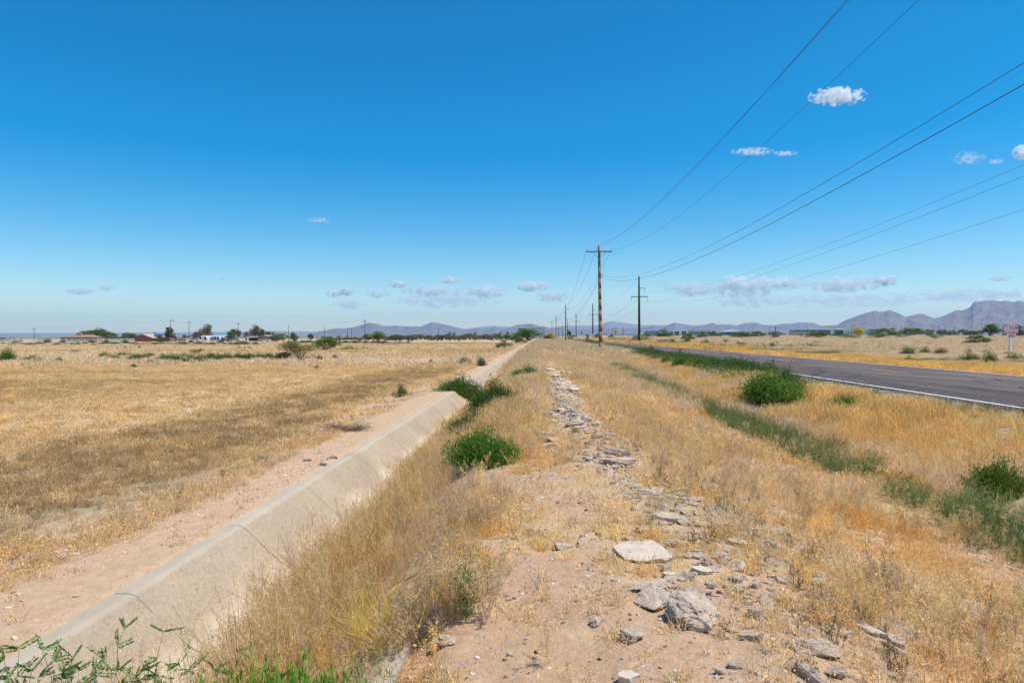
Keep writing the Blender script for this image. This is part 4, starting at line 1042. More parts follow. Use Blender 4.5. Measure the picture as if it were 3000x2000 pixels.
o = b.build('plastic_bag', plain('white_plastic', (.75, .77, .8), .4), loc=(19.0, 101, gz(19, 101))); tag(o, 'crumpled white plastic bag at the far edge of the road', 'litter')
# ================================================================== SHRUBS
def bush_mesh(seed, nst=620, nleaf=1500, ls=.045, wst=.007, open_=0.0, up=.75, dead=False):
    """dome of fine stems with small leaves near the tips, one unit wide and one unit high"""
    rng = np.random.default_rng(seed); b = PB()
    az = rng.random(nst) * 6.283; el = np.arccos(rng.random(nst) ** up)     # 0 = straight up
    nl_ = 7; g_ = rng.integers(0, nl_, nst)            # several ragged plants grown together
    co = disk(nl_, .30, rng); co[0] = 0; lr = .20 + .14 * rng.random(nl_); lh = (.55 + .45 * rng.random(nl_)) * (1 - .55 * np.hypot(co[:, 0], co[:, 1])); lh[0] = 1.0
    lob = 1 - .30 * rng.random(nst) * (1 + open_) + .22 * (rng.random(nst) > .94)
    tip = np.stack([lr[g_] * np.sin(el) * np.cos(az) * lob * 1.15, lr[g_] * np.sin(el) * np.sin(az) * lob * 1.15, (.12 + .88 * np.cos(el)) * lob * lh[g_]], 1) + co[g_]
    root = disk(nst, .09, rng) + co[g_] * .75
    mid = root * .45 + tip * .55 + np.stack([0 * az, 0 * az, .07 + .05 * rng.random(nst)], 1) + rng.normal(size=(nst, 3)) * .025
    t = np.linspace(0, 1, 4)[None, :, None]
    P = root[:, None] * (1 - t) ** 2 + 2 * mid[:, None] * t * (1 - t) + tip[:, None] * t ** 2
    b.ribbons(P, wst, wst * .5, rng)
    if nleaf:
        i = rng.integers(0, nst, nleaf); q = .45 + .58 * rng.random(nleaf) ** .7
        q = q[:, None]
        C = root[i] * (1 - q) ** 2 + 2 * mid[i] * q * (1 - q) + tip[i] * q ** 2 + rng.normal(size=(nleaf, 3)) * .022
        C[:, 2] = np.maximum(C[:, 2], .02)
        b.leaves(C, ls, rng, .32, D=np.array([[0, 0, 1.3]]))
    return b.mesh('foliage', M_OBJ)
def crown_mesh(seed, nlob=13, nleaf=2600, ls=.05, asp=.5, flat=.8, lo=.1, gap=.0, droop=0):
    """irregular leafy crown of many small lobes, one unit wide and high"""
    rng = np.random.default_rng(seed); b = PB()
    a = rng.random(nlob) * 6.283; r = .36 * np.sqrt(rng.random(nlob)); zc = lo + (1 - lo) * (.18 + .66 * rng.random(nlob)) * (1 - .9 * (r / .5) ** 2 * .8)
    Cn = np.stack([r * np.cos(a), r * np.sin(a), zc], 1); R = .10 + .11 * rng.random(nlob)
    i = rng.integers(0, nlob, nleaf); d = rng.normal(size=(nleaf, 3)); d /= np.linalg.norm(d, axis=1, keepdims=True)
    q = (.55 + .5 * rng.random(nleaf))[:, None]
    C = Cn[i] + d * R[i][:, None] * q * np.array([1.15, 1.15, .85]) + rng.normal(size=(nleaf, 3)) * .02
    C[:, 2] = np.clip(C[:, 2], lo * .6 + .01, None)
    C[:, 2] -= droop * np.abs(rng.normal(size=nleaf)) * .1
    C[:, 2] = np.maximum(C[:, 2], .015)
    # clumps get their own brightness
    lv = rng.random(nlob); var = np.clip(lv[i] * .45 + .55 * rng.random(nleaf), 0, 1)
    b.leaves(C, ls, rng, asp, var=var)
    fol = b.mesh('foliage', M_OBJ)
    s = PB(); m = nlob
    root = disk(m, .03, rng); P = root[:, None] * (1 - np.linspace(0, 1, 5)[None, :, None]) + Cn[:, None] * np.linspace(0, 1, 5)[None, :, None]
    P = P + rng.normal(size=P.shape) * .012 * np.linspace(0, 1, 5)[None, :, None]
    s.ribbons(P, .026, .010, rng); s.ribbons(P, .026, .010, rng)
    tw = nlob * 14; ii = rng.integers(0, nlob, tw); d = rng.normal(size=(tw, 3)); d /= np.linalg.norm(d, axis=1, keepdims=True)
    A = Cn[ii] * .8; Bq = Cn[ii] + d * R[ii][:, None] * 1.0
    T_ = np.linspace(0, 1, 3)[None, :, None]
    s.ribbons(A[:, None] * (1 - T_) + Bq[:, None] * T_, .007, .004, rng)
    return fol, s.mesh('stems', M_STEM)
BUSH = [bush_mesh(900 + k, 700, 2000, .05, .006) for k in range(4)]
BUSHD = [bush_mesh(920 + k, 1800, 7000, .044, .005) for k in range(3)]     # close ones
DEAD = [bush_mesh(940 + k, 420, 0, .03, .006, .5, .6) for k in range(2)]
CRN = [crown_mesh(960 + k, 13 + k, 2600) for k in range(4)]
AIRY = [crown_mesh(980 + k, 9 + k, 1300, .045, .4) for k in range(3)]
TREE = [crown_mesh(1010 + k, 15, 2600, .06, .5, lo=.25) for k in range(4)]
TRED = [crown_mesh(1030 + k, 12, 900, .06, .45, lo=.25) for k in range(2)]
def depth_for(base):
    if base >= 996:
        h = hit(1500, base)
        if h: return h[1]
    return float(np.interp(base, [970, 976, 981, 986, 991, 996], [560, 430, 330, 270, 215, 175]))
def shrub(px, base, top, wpx, kind, col, label, group=None, D=None, name='shrub', cat='shrub', seed=None, lift=0):
    hh = hit(px, base) if D is None else None
    if hh is not None and base >= 996: P, D = hh
    else:
        D = D or depth_for(base); P = at(px, base, D)
    ztop = CAMZ + (985 - top) / 2000 * D
    g = gz(P.x, P.y); h = max(ztop - g, .12)
    w_ = wpx / 2000 * D
    if kind in ('mesq', 'airy', 'tree', 'bare'): # crowns do not fill the unit box entirely
        w_ *= 1.2; h *= 1.15
    rs = random.Random(int(px * 7 + base)); k = rs.randrange(12)
    loc = (P.x, P.y + w_ * .25, gz(P.x, P.y + w_ * .25) - .03 + lift)
    r = thing(name, label, cat, loc, rs.uniform(0, 6.28), group)
    if kind in ('bush', 'fine', 'dead'):
        lib = {'bush': BUSH, 'fine': BUSHD, 'dead': DEAD}[kind]
        o = mk('foliage' if kind != 'dead' else 'twigs', lib[k % len(lib)], parent=r, scale=(w_ * 1.22, w_ * 1.08, h * (1.28 if kind != 'dead' else 1.1))); o.color = rgb(col)
    else:
        lib = {'mesq': CRN, 'airy': AIRY, 'tree': TREE, 'bare': TRED}[kind]
        f, s = lib[k % len(lib)]
        o = mk('foliage' if cat != 'tree' else 'crown', f, parent=r, scale=(w_ * 1.12, w_, h)); o.color = rgb(col)
        o2 = mk('stems' if cat != 'tree' else 'limbs', s, parent=r, scale=(w_ * 1.12, w_, h))
        if cat == 'tree':
            b = MB(); tr = .022 * h + .05; b.tube((0, 0, -.1), (.02 * h, .01 * h, h * .22), tr, tr * .8); b.tube((.02 * h, .01 * h, h * .22), (-.01 * h, .02 * h, h * .5), tr * .8, tr * .45)
            b.build('trunk', M_STEM, r)
    return r
G1c = (.085, .17, .03); G2c = (.10, .15, .055); G3c = (.12, .15, .06); OLV = (.17, .19, .09); DRK = (.055, .10, .025); SAGE = (.16, .18, .13); BRN = (.20, .14, .09); YEL = (.50, .40, .03); GRYD = (.27, .23, .19); DUST = (.20, .19, .13)
# --- near bushes along the ditch and berm
shrub(1408, 1385, 1262, 215, 'fine', (.12, .235, .045), 'bright green leafy bush in the middle of the ditch weeds, brightest of them all')
shrub(1381, 1275, 1205, 150, 'fine', (.14, .165, .07), 'dull green sparse bush mixed with dry stalks, just behind the bright green bush')
shrub(1346, 1172, 1104, 140, 'fine', (.09, .165, .04), 'dark green bush overhanging the ditch edge, left one of the touching pair')
shrub(1442, 1212, 1118, 145, 'fine', (.08, .14, .04), 'dark green bush with dead brown skirt, right one of the touching pair')
shrub(1545, 1116, 1074, 92, 'fine', (.10, .18, .045), 'green bush on the berm behind pale grass, left of the rubble line')
shrub(1492, 1124, 1102, 28, 'bush', (.10, .17, .05), 'small green bush touching the left of the green bush behind pale grass')
shrub(1545, 1048, 1024, 26, 'bush', (.12, .16, .07), 'grey-green upright shrub in the ditch line, nearer of two')
shrub(1556, 1036, 1016, 24, 'bush', (.12, .19, .07), 'light green shrub in the ditch line just beyond the grey-green one')
shrub(1567, 1017, 1006, 24, 'bush', G1c, 'low dark green shrub on the far berm, last before the pale grass')
shrub(1497, 1075, 1060, 34, 'airy', (.16, .2, .1), 'thin wispy green weed in dry grass beside the ditch')
shrub(2265, 1190, 1092, 235, 'fine', (.12, .22, .045), 'largest dense green bush in yellow grass between berm and road')
shrub(2312, 1150, 1080, 90, 'fine', (.075, .14, .035), 'taller back part bush behind the largest green bush by the road')
shrub(2500, 1200, 1154, 125, 'bush', (.085, .18, .025), 'low round green bush right of the largest one, near the road line')
shrub(2960, 1475, 1352, 165, 'fine', (.12, .20, .04), 'green bush in tall dry grass cut by the right edge of the picture')
for px, py, ww, tp in [(1955, 1075, 60, 1046), (2000, 1082, 60, 1048), (2052, 1090, 66, 1052)]:
    shrub(px, py, tp, ww, 'fine', (.08, .17, .03), 'dense green bush in the clump against the road edge, beyond the largest bush', 'green bush clump at the road edge')
for px, py in [(1880, 1052), (1850, 1044), (1830, 1038), (1800, 1030), (1780, 1025), (1750, 1017), (1728, 1010), (1912, 1060)]:
    shrub(px, py, py - 17, 46, 'bush', (.085, .17, .035), 'low green bush in the strip of greenery along the near road edge', 'green bushes along the near road edge')
shrub(1720, 1124, 1108, 26, 'bush', (.16, .17, .11), 'faded grey-green weed alone in pale berm grass right of the rubble')
# --- foreground plants
shrub(1357, 1838, 1632, 125, 'airy', (.09, .17, .04), 'slender green leafy weed rooted in bare dirt beside the grey dead brush', name='leafy_weed', cat='weed')
rL = [o for o in COL.objects if o.get('label', '').startswith('slender green leafy weed')][0]
for c in list(rL.children): bpy.data.objects.remove(c)
o = mk('stems_and_leaves', leafweed(1201, 22, .30, .42, .003, 46, .026, .5, .07, .2, M_OBJ, 'leafy_weed'), parent=rL); o.color = rgb((.10, .20, .045))
def brush_mesh(seed, n, L, w, spread, flat=.5, mat=None, name='twigs', lean0=.2):
    rng = np.random.default_rng(seed); b = PB()
    az = rng.random(n) * 6.283; P = curve_pts(disk(n, .06, rng), az, lean0 + spread * rng.random(n), L * (.4 + .6 * rng.random(n)), (rng.random(n) - .5) * .5, 6, rng, .02)
    b.ribbons(P, w, w * .4, rng)
    sd = 5; i = rng.integers(2, 5, (n, sd)); B = P[np.arange(n)[:, None], i].reshape(-1, 3); m_ = len(B)
    Q = curve_pts(B, rng.random(m_) * 6.283, .4 + .8 * rng.random(m_), L * .25 * (.3 + rng.random(m_)), (rng.random(m_) - .5) * .6, 4, rng, .03)
    b.ribbons(Q, w * .6, w * .3, rng)
    return b.mesh(name, mat or M_OBJ)
P, tt = hit(1262, 1868)
r = thing('dead_brush', 'grey dead twiggy brush tangled beside the green leafy weed', 'dead shrub', P)
o = mk('twigs', brush_mesh(1210, 230, .42, .0028, 1.1), parent=r, rot=(0, -.35, 0)); o.color = rgb((.25, .21, .20))
P, tt = hit(1370, 1545)
r = thing('dead_brush', 'pile of fallen grey dead branches in dry weeds below the bright green bush', 'dead shrub', P)
o = mk('twigs', brush_mesh(1211, 150, .55, .004, .6, lean0=.9), parent=r, rot=(0, -.4, .3), scale=(1, 1, .55)); o.color = rgb((.27, .22, .18))
P, tt = hit(1135, 1905)
r = thing('yellow_twig_plant', 'leafless plant with bright yellow-green forked stems at the bottom of the picture', 'plant', P)
o = mk('stems', brush_mesh(1212, 80, .62, .0042, 1.15), parent=r); o.color = rgb((.55, .45, .09))
P, tt = hit(1320, 1955)
P, tt = hit(1025, 1262)
r = thing('dead_brush', 'black-grey dead branches lying on the pink dirt of the ditch bank', 'dead shrub', P)
o = mk('twigs', brush_mesh(1213, 120, .75, .011, .5, lean0=1.0), parent=r, scale=(1, .8, .5)); o.color = rgb((.16, .13, .12))
P, tt = hit(1165, 1160)
shrub(1172, 1162, 1122, 40, 'bush', (.15, .17, .08), 'half green bush beside grey dead twigs near the ditch bank')
shrub(1150, 1163, 1130, 34, 'dead', GRYD, 'grey dead shrub touching the half green bush near the ditch bank')
# bright green leafy bush at the bottom edge
P = at(800, 2150, 2.55)
r = thing('leafy_bush', 'bright green leafy bush along the bottom edge beside the ditch', 'bush', (P.x, P.y, gz(P.x, P.y)))
for q, dx in enumerate((-.20, .02, .22)):
    rng = np.random.default_rng(1300 + q); b = PB()
    n = 230; P_ = curve_pts(disk(n, .10, rng), rng.random(n) * 6.283, rng.random(n) * .55, .27 + .20 * rng.random(n), (rng.random(n) - .3) * .3, 5, rng, .02); b.ribbons(P_, .003, .0015, rng)
    i = rng.integers(0, n, 3600); k = rng.integers(2, 5, 3600); b.leaves(P_[i, k] + rng.normal(size=(3600, 3)) * .014, .034, rng, .17, D=np.array([[0, 0, 1.2]]))
    o = mk('foliage', b.mesh('foliage', M_OBJ), parent=r, loc=(dx, .03 * q, 0), scale=(1, 1, [1.0, 1.08, .98][q] * .98)); o.color = rgb((.13, .30, .035))
# mesquite sprays reaching in at the bottom left
r = thing('mesquite_shrub', 'mesquite shrub whose thin green-leaved twigs reach in at the bottom left corner', 'shrub', (-.9, 1.15, gz(-.9, 1.15)))
rng = np.random.default_rng(77)
tw = PB(); lf = PB(); base = np.array([-.9, 1.15, gz(-.9, 1.15)])
ends = [(360, 1838, 1.75), (475, 1850, 1.8), (15, 1925, 1.6), (130, 1905, 1.65), (215, 1920, 1.65), (300, 1925, 1.7), (90, 1960, 1.55), (430, 1950, 1.75), (515, 1945, 1.8), (560, 1965, 1.85), (30, 1985, 1.55), (180, 1975, 1.6), (260, 1980, 1.65), (380, 1985, 1.7), (700, 1905, 2.1), (640, 1960, 2.0), (60, 1900, 1.7), (160, 1940, 1.7), (110, 1990, 1.65), (240, 1955, 1.75), (330, 1960, 1.8), (340, 2000, 1.7), (200, 2010, 1.6), (40, 1950, 1.7), (420, 1990, 1.8), (470, 1975, 1.85), (140, 2020, 1.5), (290, 2020, 1.6)]
for (ex, ey, ed) in ends:
    e = np.array(at(ex, ey, ed)); m_ = base * .35 + e * .65 + np.array([0, 0, .02]) + rng.normal(size=3) * .05
    t_ = np.linspace(0, 1, 14)[:, None]
    Pm = base * (1 - t_) ** 2 + 2 * m_ * t_ * (1 - t_) + e * t_ ** 2
    Pm = Pm + np.where(np.arange(14)[:, None] % 2 == 0, 1, -1) * rng.normal(size=3) * .004
    tw.ribbons(Pm[None], .0042, .0014, rng); tw.ribbons(Pm[None], .0042, .0014, rng)
    # compound leaves: a mid-vein with two rows of leaflets
    for j in range(6, 14):
        for s_ in range(2 if j < 13 else 3):
            c0 = Pm[j]; d = rng.normal(size=3) * np.array([1, 1, .6]) + np.array([0, 0, .35]); d /= np.linalg.norm(d); L_ = .030 + .022 * rng.random()
            nrm = np.cross(d, rng.normal(size=3)); nrm /= np.linalg.norm(nrm); side = np.cross(d, nrm)
            kk = 11; tt_ = np.linspace(.12, 1, kk)[:, None]
            sp = c0 + d * L_ * tt_
            tw.ribbons(np.stack([c0, c0 + d * L_])[None], .0009, .0006, rng)
            for sg in (-1, 1):
                C = sp + side * sg * .0040
                Dd = side * sg * .8 + d * .9
                nn = len(C); vv = np.full(nn, rng.random())
                lf.leaves(C, .0105, rng, .38, D=np.repeat(Dd[None], nn, 0), var=vv)
o = mk('branches', tw.mesh('branches', simple('mesquite_bark', (.16, .09, .07), .8)), parent=r); o.matrix_parent_inverse = Matrix.Translation(-Vector(r.location))
o = mk('leaves', lf.mesh('leaves', M_OBJ), parent=r); o.color = rgb((.10, .21, .06)); o.matrix_parent_inverse = Matrix.Translation(-Vector(r.location))

# --- field shrubs, left
FL = [(14, 1060, 1018, 60, 'bush', (.085, .16, .035), 'tall green shrub clump cut by the left edge of the picture'),
 (78, 1064, 1041, 78, 'bush', (.085, .17, .03), 'wide low green shrub just right of the clump at the left edge'),
 (169, 1061, 1045, 30, 'bush', G1c, 'small round green shrub alone in the left part of the dry field'),
 (212, 1034, 1024, 28, 'bush', (.10, .13, .05), 'dark squat shrub in the pale grass beyond the left part of the field'),
 (83, 1084, 1068, 30, 'dead', GRYD, 'ball of grey dead brush in the field, at far left'),
 (387, 1077, 1064, 22, 'bush', G1c, 'small green ball-shaped shrub standing in front of the long shrub row'),
 (437, 1071, 1052, 34, 'bush', G2c, 'grey-green shrub poking forward from the long shrub row'),
 (272, 1060, 1049, 22, 'dead', BRN, 'brown twiggy shrub at the left end of the long shrub row'),
 (571, 1042, 1017, 46, 'airy', (.13, .17, .07), 'tall thin wispy shrub rising behind the long shrub row'),
 (865, 1057, 995, 92, 'mesq', (.19, .20, .085), 'largest olive-green shrub in the field with dusty pale leaves'),
 (944, 1028, 985, 76, 'mesq', (.11, .17, .055), 'second largest green shrub in the field, behind the olive one'),
 (933, 1055, 1039, 31, 'bush', G1c, 'round green shrub right of the olive shrub, larger of the two balls'),
 (980, 1051, 1039, 23, 'bush', DRK, 'small dark round shrub right of the olive shrub, smaller of the two balls'),
 (967, 1057, 1053, 8, 'bush', G1c, 'tiny green tuft between the two round shrubs'),
 (928, 1082, 1060, 29, 'dead', (.12, .10, .07), 'dark brown dead shrub standing alone in the middle of the field'),
 (1263, 1062, 1051, 15, 'bush', G1c, 'little green round shrub near the curved tyre tracks'),
 (1358, 1069, 1045, 46, 'bush', G2c, 'green bush beside the pink dirt strip, left of the pair'),
 (1407, 1072, 1043, 34, 'bush', (.12, .14, .08), 'upright grey-green bush beside the pink dirt strip, right of the pair'),
 (1352, 1090, 1076, 15, 'dead', GRYD, 'small grey dead tuft below the pair of bushes by the dirt strip'),
 (1478, 1020, 996, 44, 'mesq', (.10, .18, .05), 'green bush behind the lone thin post at the ditch'),
 (1460, 1020, 1010, 22, 'bush', (.09, .11, .06), 'low dark bush left of the lone thin post'),
 (1548, 998, 957, 108, 'mesq', (.10, .17, .03), 'big rounded mesquite tree beside the far ditch, tallest greenery near the horizon'),
 (1512, 991, 973, 44, 'mesq', (.075, .13, .03), 'dark green mesquite half behind the left side of the big one'),
 (1538, 1005, 994, 18, 'bush', SAGE, 'grey sage-coloured shrub at the foot of the big mesquite'),
 (1022, 1028, 1013, 62, 'bush', G1c, 'wide green shrub in yellow grass behind the round shrubs'),
 (1062, 1025, 1015, 46, 'bush', G2c, 'lower trailing shrub right of the wide green one in yellow grass'),
 (1106, 998, 972, 58, 'tree', (.15, .21, .05), 'round light green tree standing alone at the far edge of the field')]
for (px, b_, tp, ww, kd, c, lab) in FL:
    is_tree = kd == 'tree' or 'mesquite' in lab
    shrub(px, b_, tp, ww, kd, c, lab, None, cat='tree' if is_tree else 'shrub', name=('green_tree' if kd == 'tree' else 'mesquite_tree') if is_tree else 'shrub')
ORD = 'first second third fourth fifth sixth seventh eighth ninth tenth eleventh twelfth thirteenth fourteenth fifteenth sixteenth seventeenth eighteenth nineteenth twentieth'.split(); nrow = 0
for px, b_, h_, ww in [(300, 1051, 17, 38), (325, 1054, 12, 40), (348, 1047, 14, 48), (392, 1056, 18, 48), (412, 1056, 14, 40), (432, 1050, 15, 40), (470, 1060, 20, 44), (500, 1062, 22, 46), (528, 1060, 22, 46), (555, 1063, 22, 44), (585, 1062, 20, 44), (612, 1053, 18, 36), (636, 1058, 20, 34), (662, 1054, 18, 40), (692, 1054, 18, 42), (722, 1053, 17, 42), (752, 1054, 17, 42), (784, 1054, 19, 44), (812, 1055, 18, 40)]:
    shrub(px, b_, b_ - h_ * 1.25, ww * 1.25, 'bush', [(.075, .15, .03), (.08, .13, .035), (.09, .155, .04)][px % 3], 'green shrub, %s from the left in the long row across the dry field' % ORD[nrow], 'long shrub row across the field'); nrow += 1
rl = random.Random(5)
for px in list(range(288, 412, 13)) + [455, 470, 508, 700, 715, 730]:
    shrub(px, 1020 + rl.randint(-1, 2), 1014 + rl.randint(-1, 1), rl.randint(12, 22), 'bush', (.09, .13, .05), 'tiny dark shrub in the second, farther row left of the field middle', 'second shrub row in the field')
for k in range(46):
    px = 8 + k * 16.5 + rl.randint(-5, 5); b_ = rl.choice([1007, 1009, 1012]) ; h_ = rl.randint(5, 11)
    if 392 < px < 450: h_ = 4
    shrub(px, b_, b_ - h_ * 1.3, rl.randint(20, 40), 'bush', rl.choice([(.09, .14, .045), (.11, .145, .06), (.08, .12, .04)]), 'small green shrub in the band in front of the white fence and houses', 'shrubs before the white fence')
for k in range(34):
    px = 835 + k * 11 + rl.randint(-4, 4); b_ = 1006 + rl.choice([0, 1, 0]) ; h_ = rl.randint(4, 8)
    if px < 1210: shrub(px, b_, b_ - h_ * 1.3, rl.randint(18, 34), 'bush', rl.choice([(.075, .12, .04), (.085, .11, .045)]), 'low dark shrub in the row along the far edge of the field', 'shrub row at the far field edge')
# far tree line behind the field
for k in range(44):
    px = 955 + k * 12.5 + rl.randint(-4, 4); D = rl.choice([330, 380, 430]); h_ = rl.randint(14, 24)
    c = rl.choice([(.10, .14, .06), (.12, .15, .07), (.17, .13, .08), (.09, .13, .05), (.15, .13, .09)])
    if px > 1500: continue
    base_px = 985 + 2000 * 2.25 / D
    shrub(px, base_px, base_px - h_ + (8 if px < 1060 else 0), rl.randint(20, 34), 'mesq', c, 'dusty dull-green tree in the long tree line at the far edge of the field', 'tree line beyond the field', D=D, cat='tree', name='desert_tree')
# trees round the houses
HT = [(268, 998, 961, 52, 'tree', (.10, .17, .04), 'tallest green tree right behind the brown-roofed ranch house', 345), (238, 996, 968, 30, 'tree', (.12, .18, .05), 'light green tree left of the tallest one behind the brown-roofed house', 350),
 (305, 1000, 970, 40, 'tree', (.09, .15, .035), 'dark green tree right of the brown-roofed house', 340), (318, 1000, 981, 44, 'mesq', (.10, .15, .045), 'bushy low tree in front of the tan flat-roofed house', 300),
 (334, 992, 975, 16, 'bare', (.2, .17, .13), 'small greyish tree behind the tan flat-roofed house', 380), (364, 996, 973, 26, 'tree', (.15, .18, .10), 'pale grey-green tree right of the tan flat-roofed house', 360),
 (386, 998, 977, 32, 'tree', (.14, .19, .05), 'yellowish green tree left of the maroon house', 350), (404, 998, 981, 24, 'tree', (.13, .19, .045), 'small bright tree touching the maroon house', 350),
 (489, 1000, 960, 30, 'tree', (.035, .085, .018), 'dense very dark green rounded tree beside the maroon house', 300), (466, 1000, 981, 20, 'tree', (.17, .19, .06), 'short palm-like yellow-green tree between maroon house and dark tree', 295),
 (536, 998, 978, 30, 'bare', (.16, .12, .09), 'reddish brown bare shrub-like tree right of the dark rounded tree', 330), (520, 1000, 988, 34, 'mesq', (.22, .26, .18), 'pale spotted cactus-like clump under the brown bare tree', 310),
 (574, 1000, 972, 40, 'tree', (.17, .14, .10), 'brown-green tree left of the tall thin one by the mobile home', 330), (597, 998, 954, 40, 'tree', (.13, .15, .09), 'tall open-crowned tree above the white mobile home', 340),
 (683, 998, 965, 36, 'tree', (.07, .13, .04), 'round dark green tree right of the white mobile home', 330), (668, 998, 983, 18, 'tree', (.07, .11, .03), 'small dark tree in front of the round dark green tree', 325),
 (718, 998, 969, 30, 'bare', (.15, .12, .10), 'bare brownish tree left of the tall dark pine', 340), (742, 998, 956, 34, 'tree', (.12, .10, .075), 'tall dark brownish pine above the orange house', 345),
 (762, 996, 966, 26, 'tree', (.06, .10, .035), 'dark tree right of the tall brownish pine', 350), (782, 994, 968, 18, 'tree', (.06, .12, .035), 'small dark green round-topped tree behind the orange house', 350), (800, 994, 969, 18, 'bare', (.17, .13, .10), 'brownish bare tree right of the orange house roof', 350),
 (806, 998, 980, 46, 'mesq', (.075, .13, .04), 'dark green bushy tree right of the orange house', 300), (826, 998, 973, 36, 'mesq', (.13, .18, .06), 'lighter green feathery tree right of the dark bushy tree', 310), (858, 996, 974, 18, 'tree', (.15, .14, .07), 'two-toned tree with brown top near the end of the houses', 310), (860, 998, 983, 24, 'mesq', (.07, .12, .04), 'dark shrub-like tree under the brown-topped one', 300),
 (908, 992, 978, 16, 'tree', (.08, .10, .05), 'little dark tree alone beyond the olive shrub', 330), (2, 996, 988, 22, 'tree', (.08, .13, .05), 'dark green tree at the far left edge beyond the white fence', 300), (55, 999, 992, 14, 'mesq', (.10, .15, .05), 'small green tree by the white fence, far left', 290), (120, 1000, 990, 50, 'mesq', (.12, .16, .06), 'green hedge-like tree left of the brown-roofed ranch house', 300), (452, 986, 974, 10, 'tree', (.09, .13, .06), 'tiny treetop showing above the solar-panel roof', 380)]
for (px, b_, tp, ww, kd, c, lab, D) in HT:
    shrub(px, b_, tp, ww, kd, c, lab, None, D=D, cat='tree', name='garden_tree')
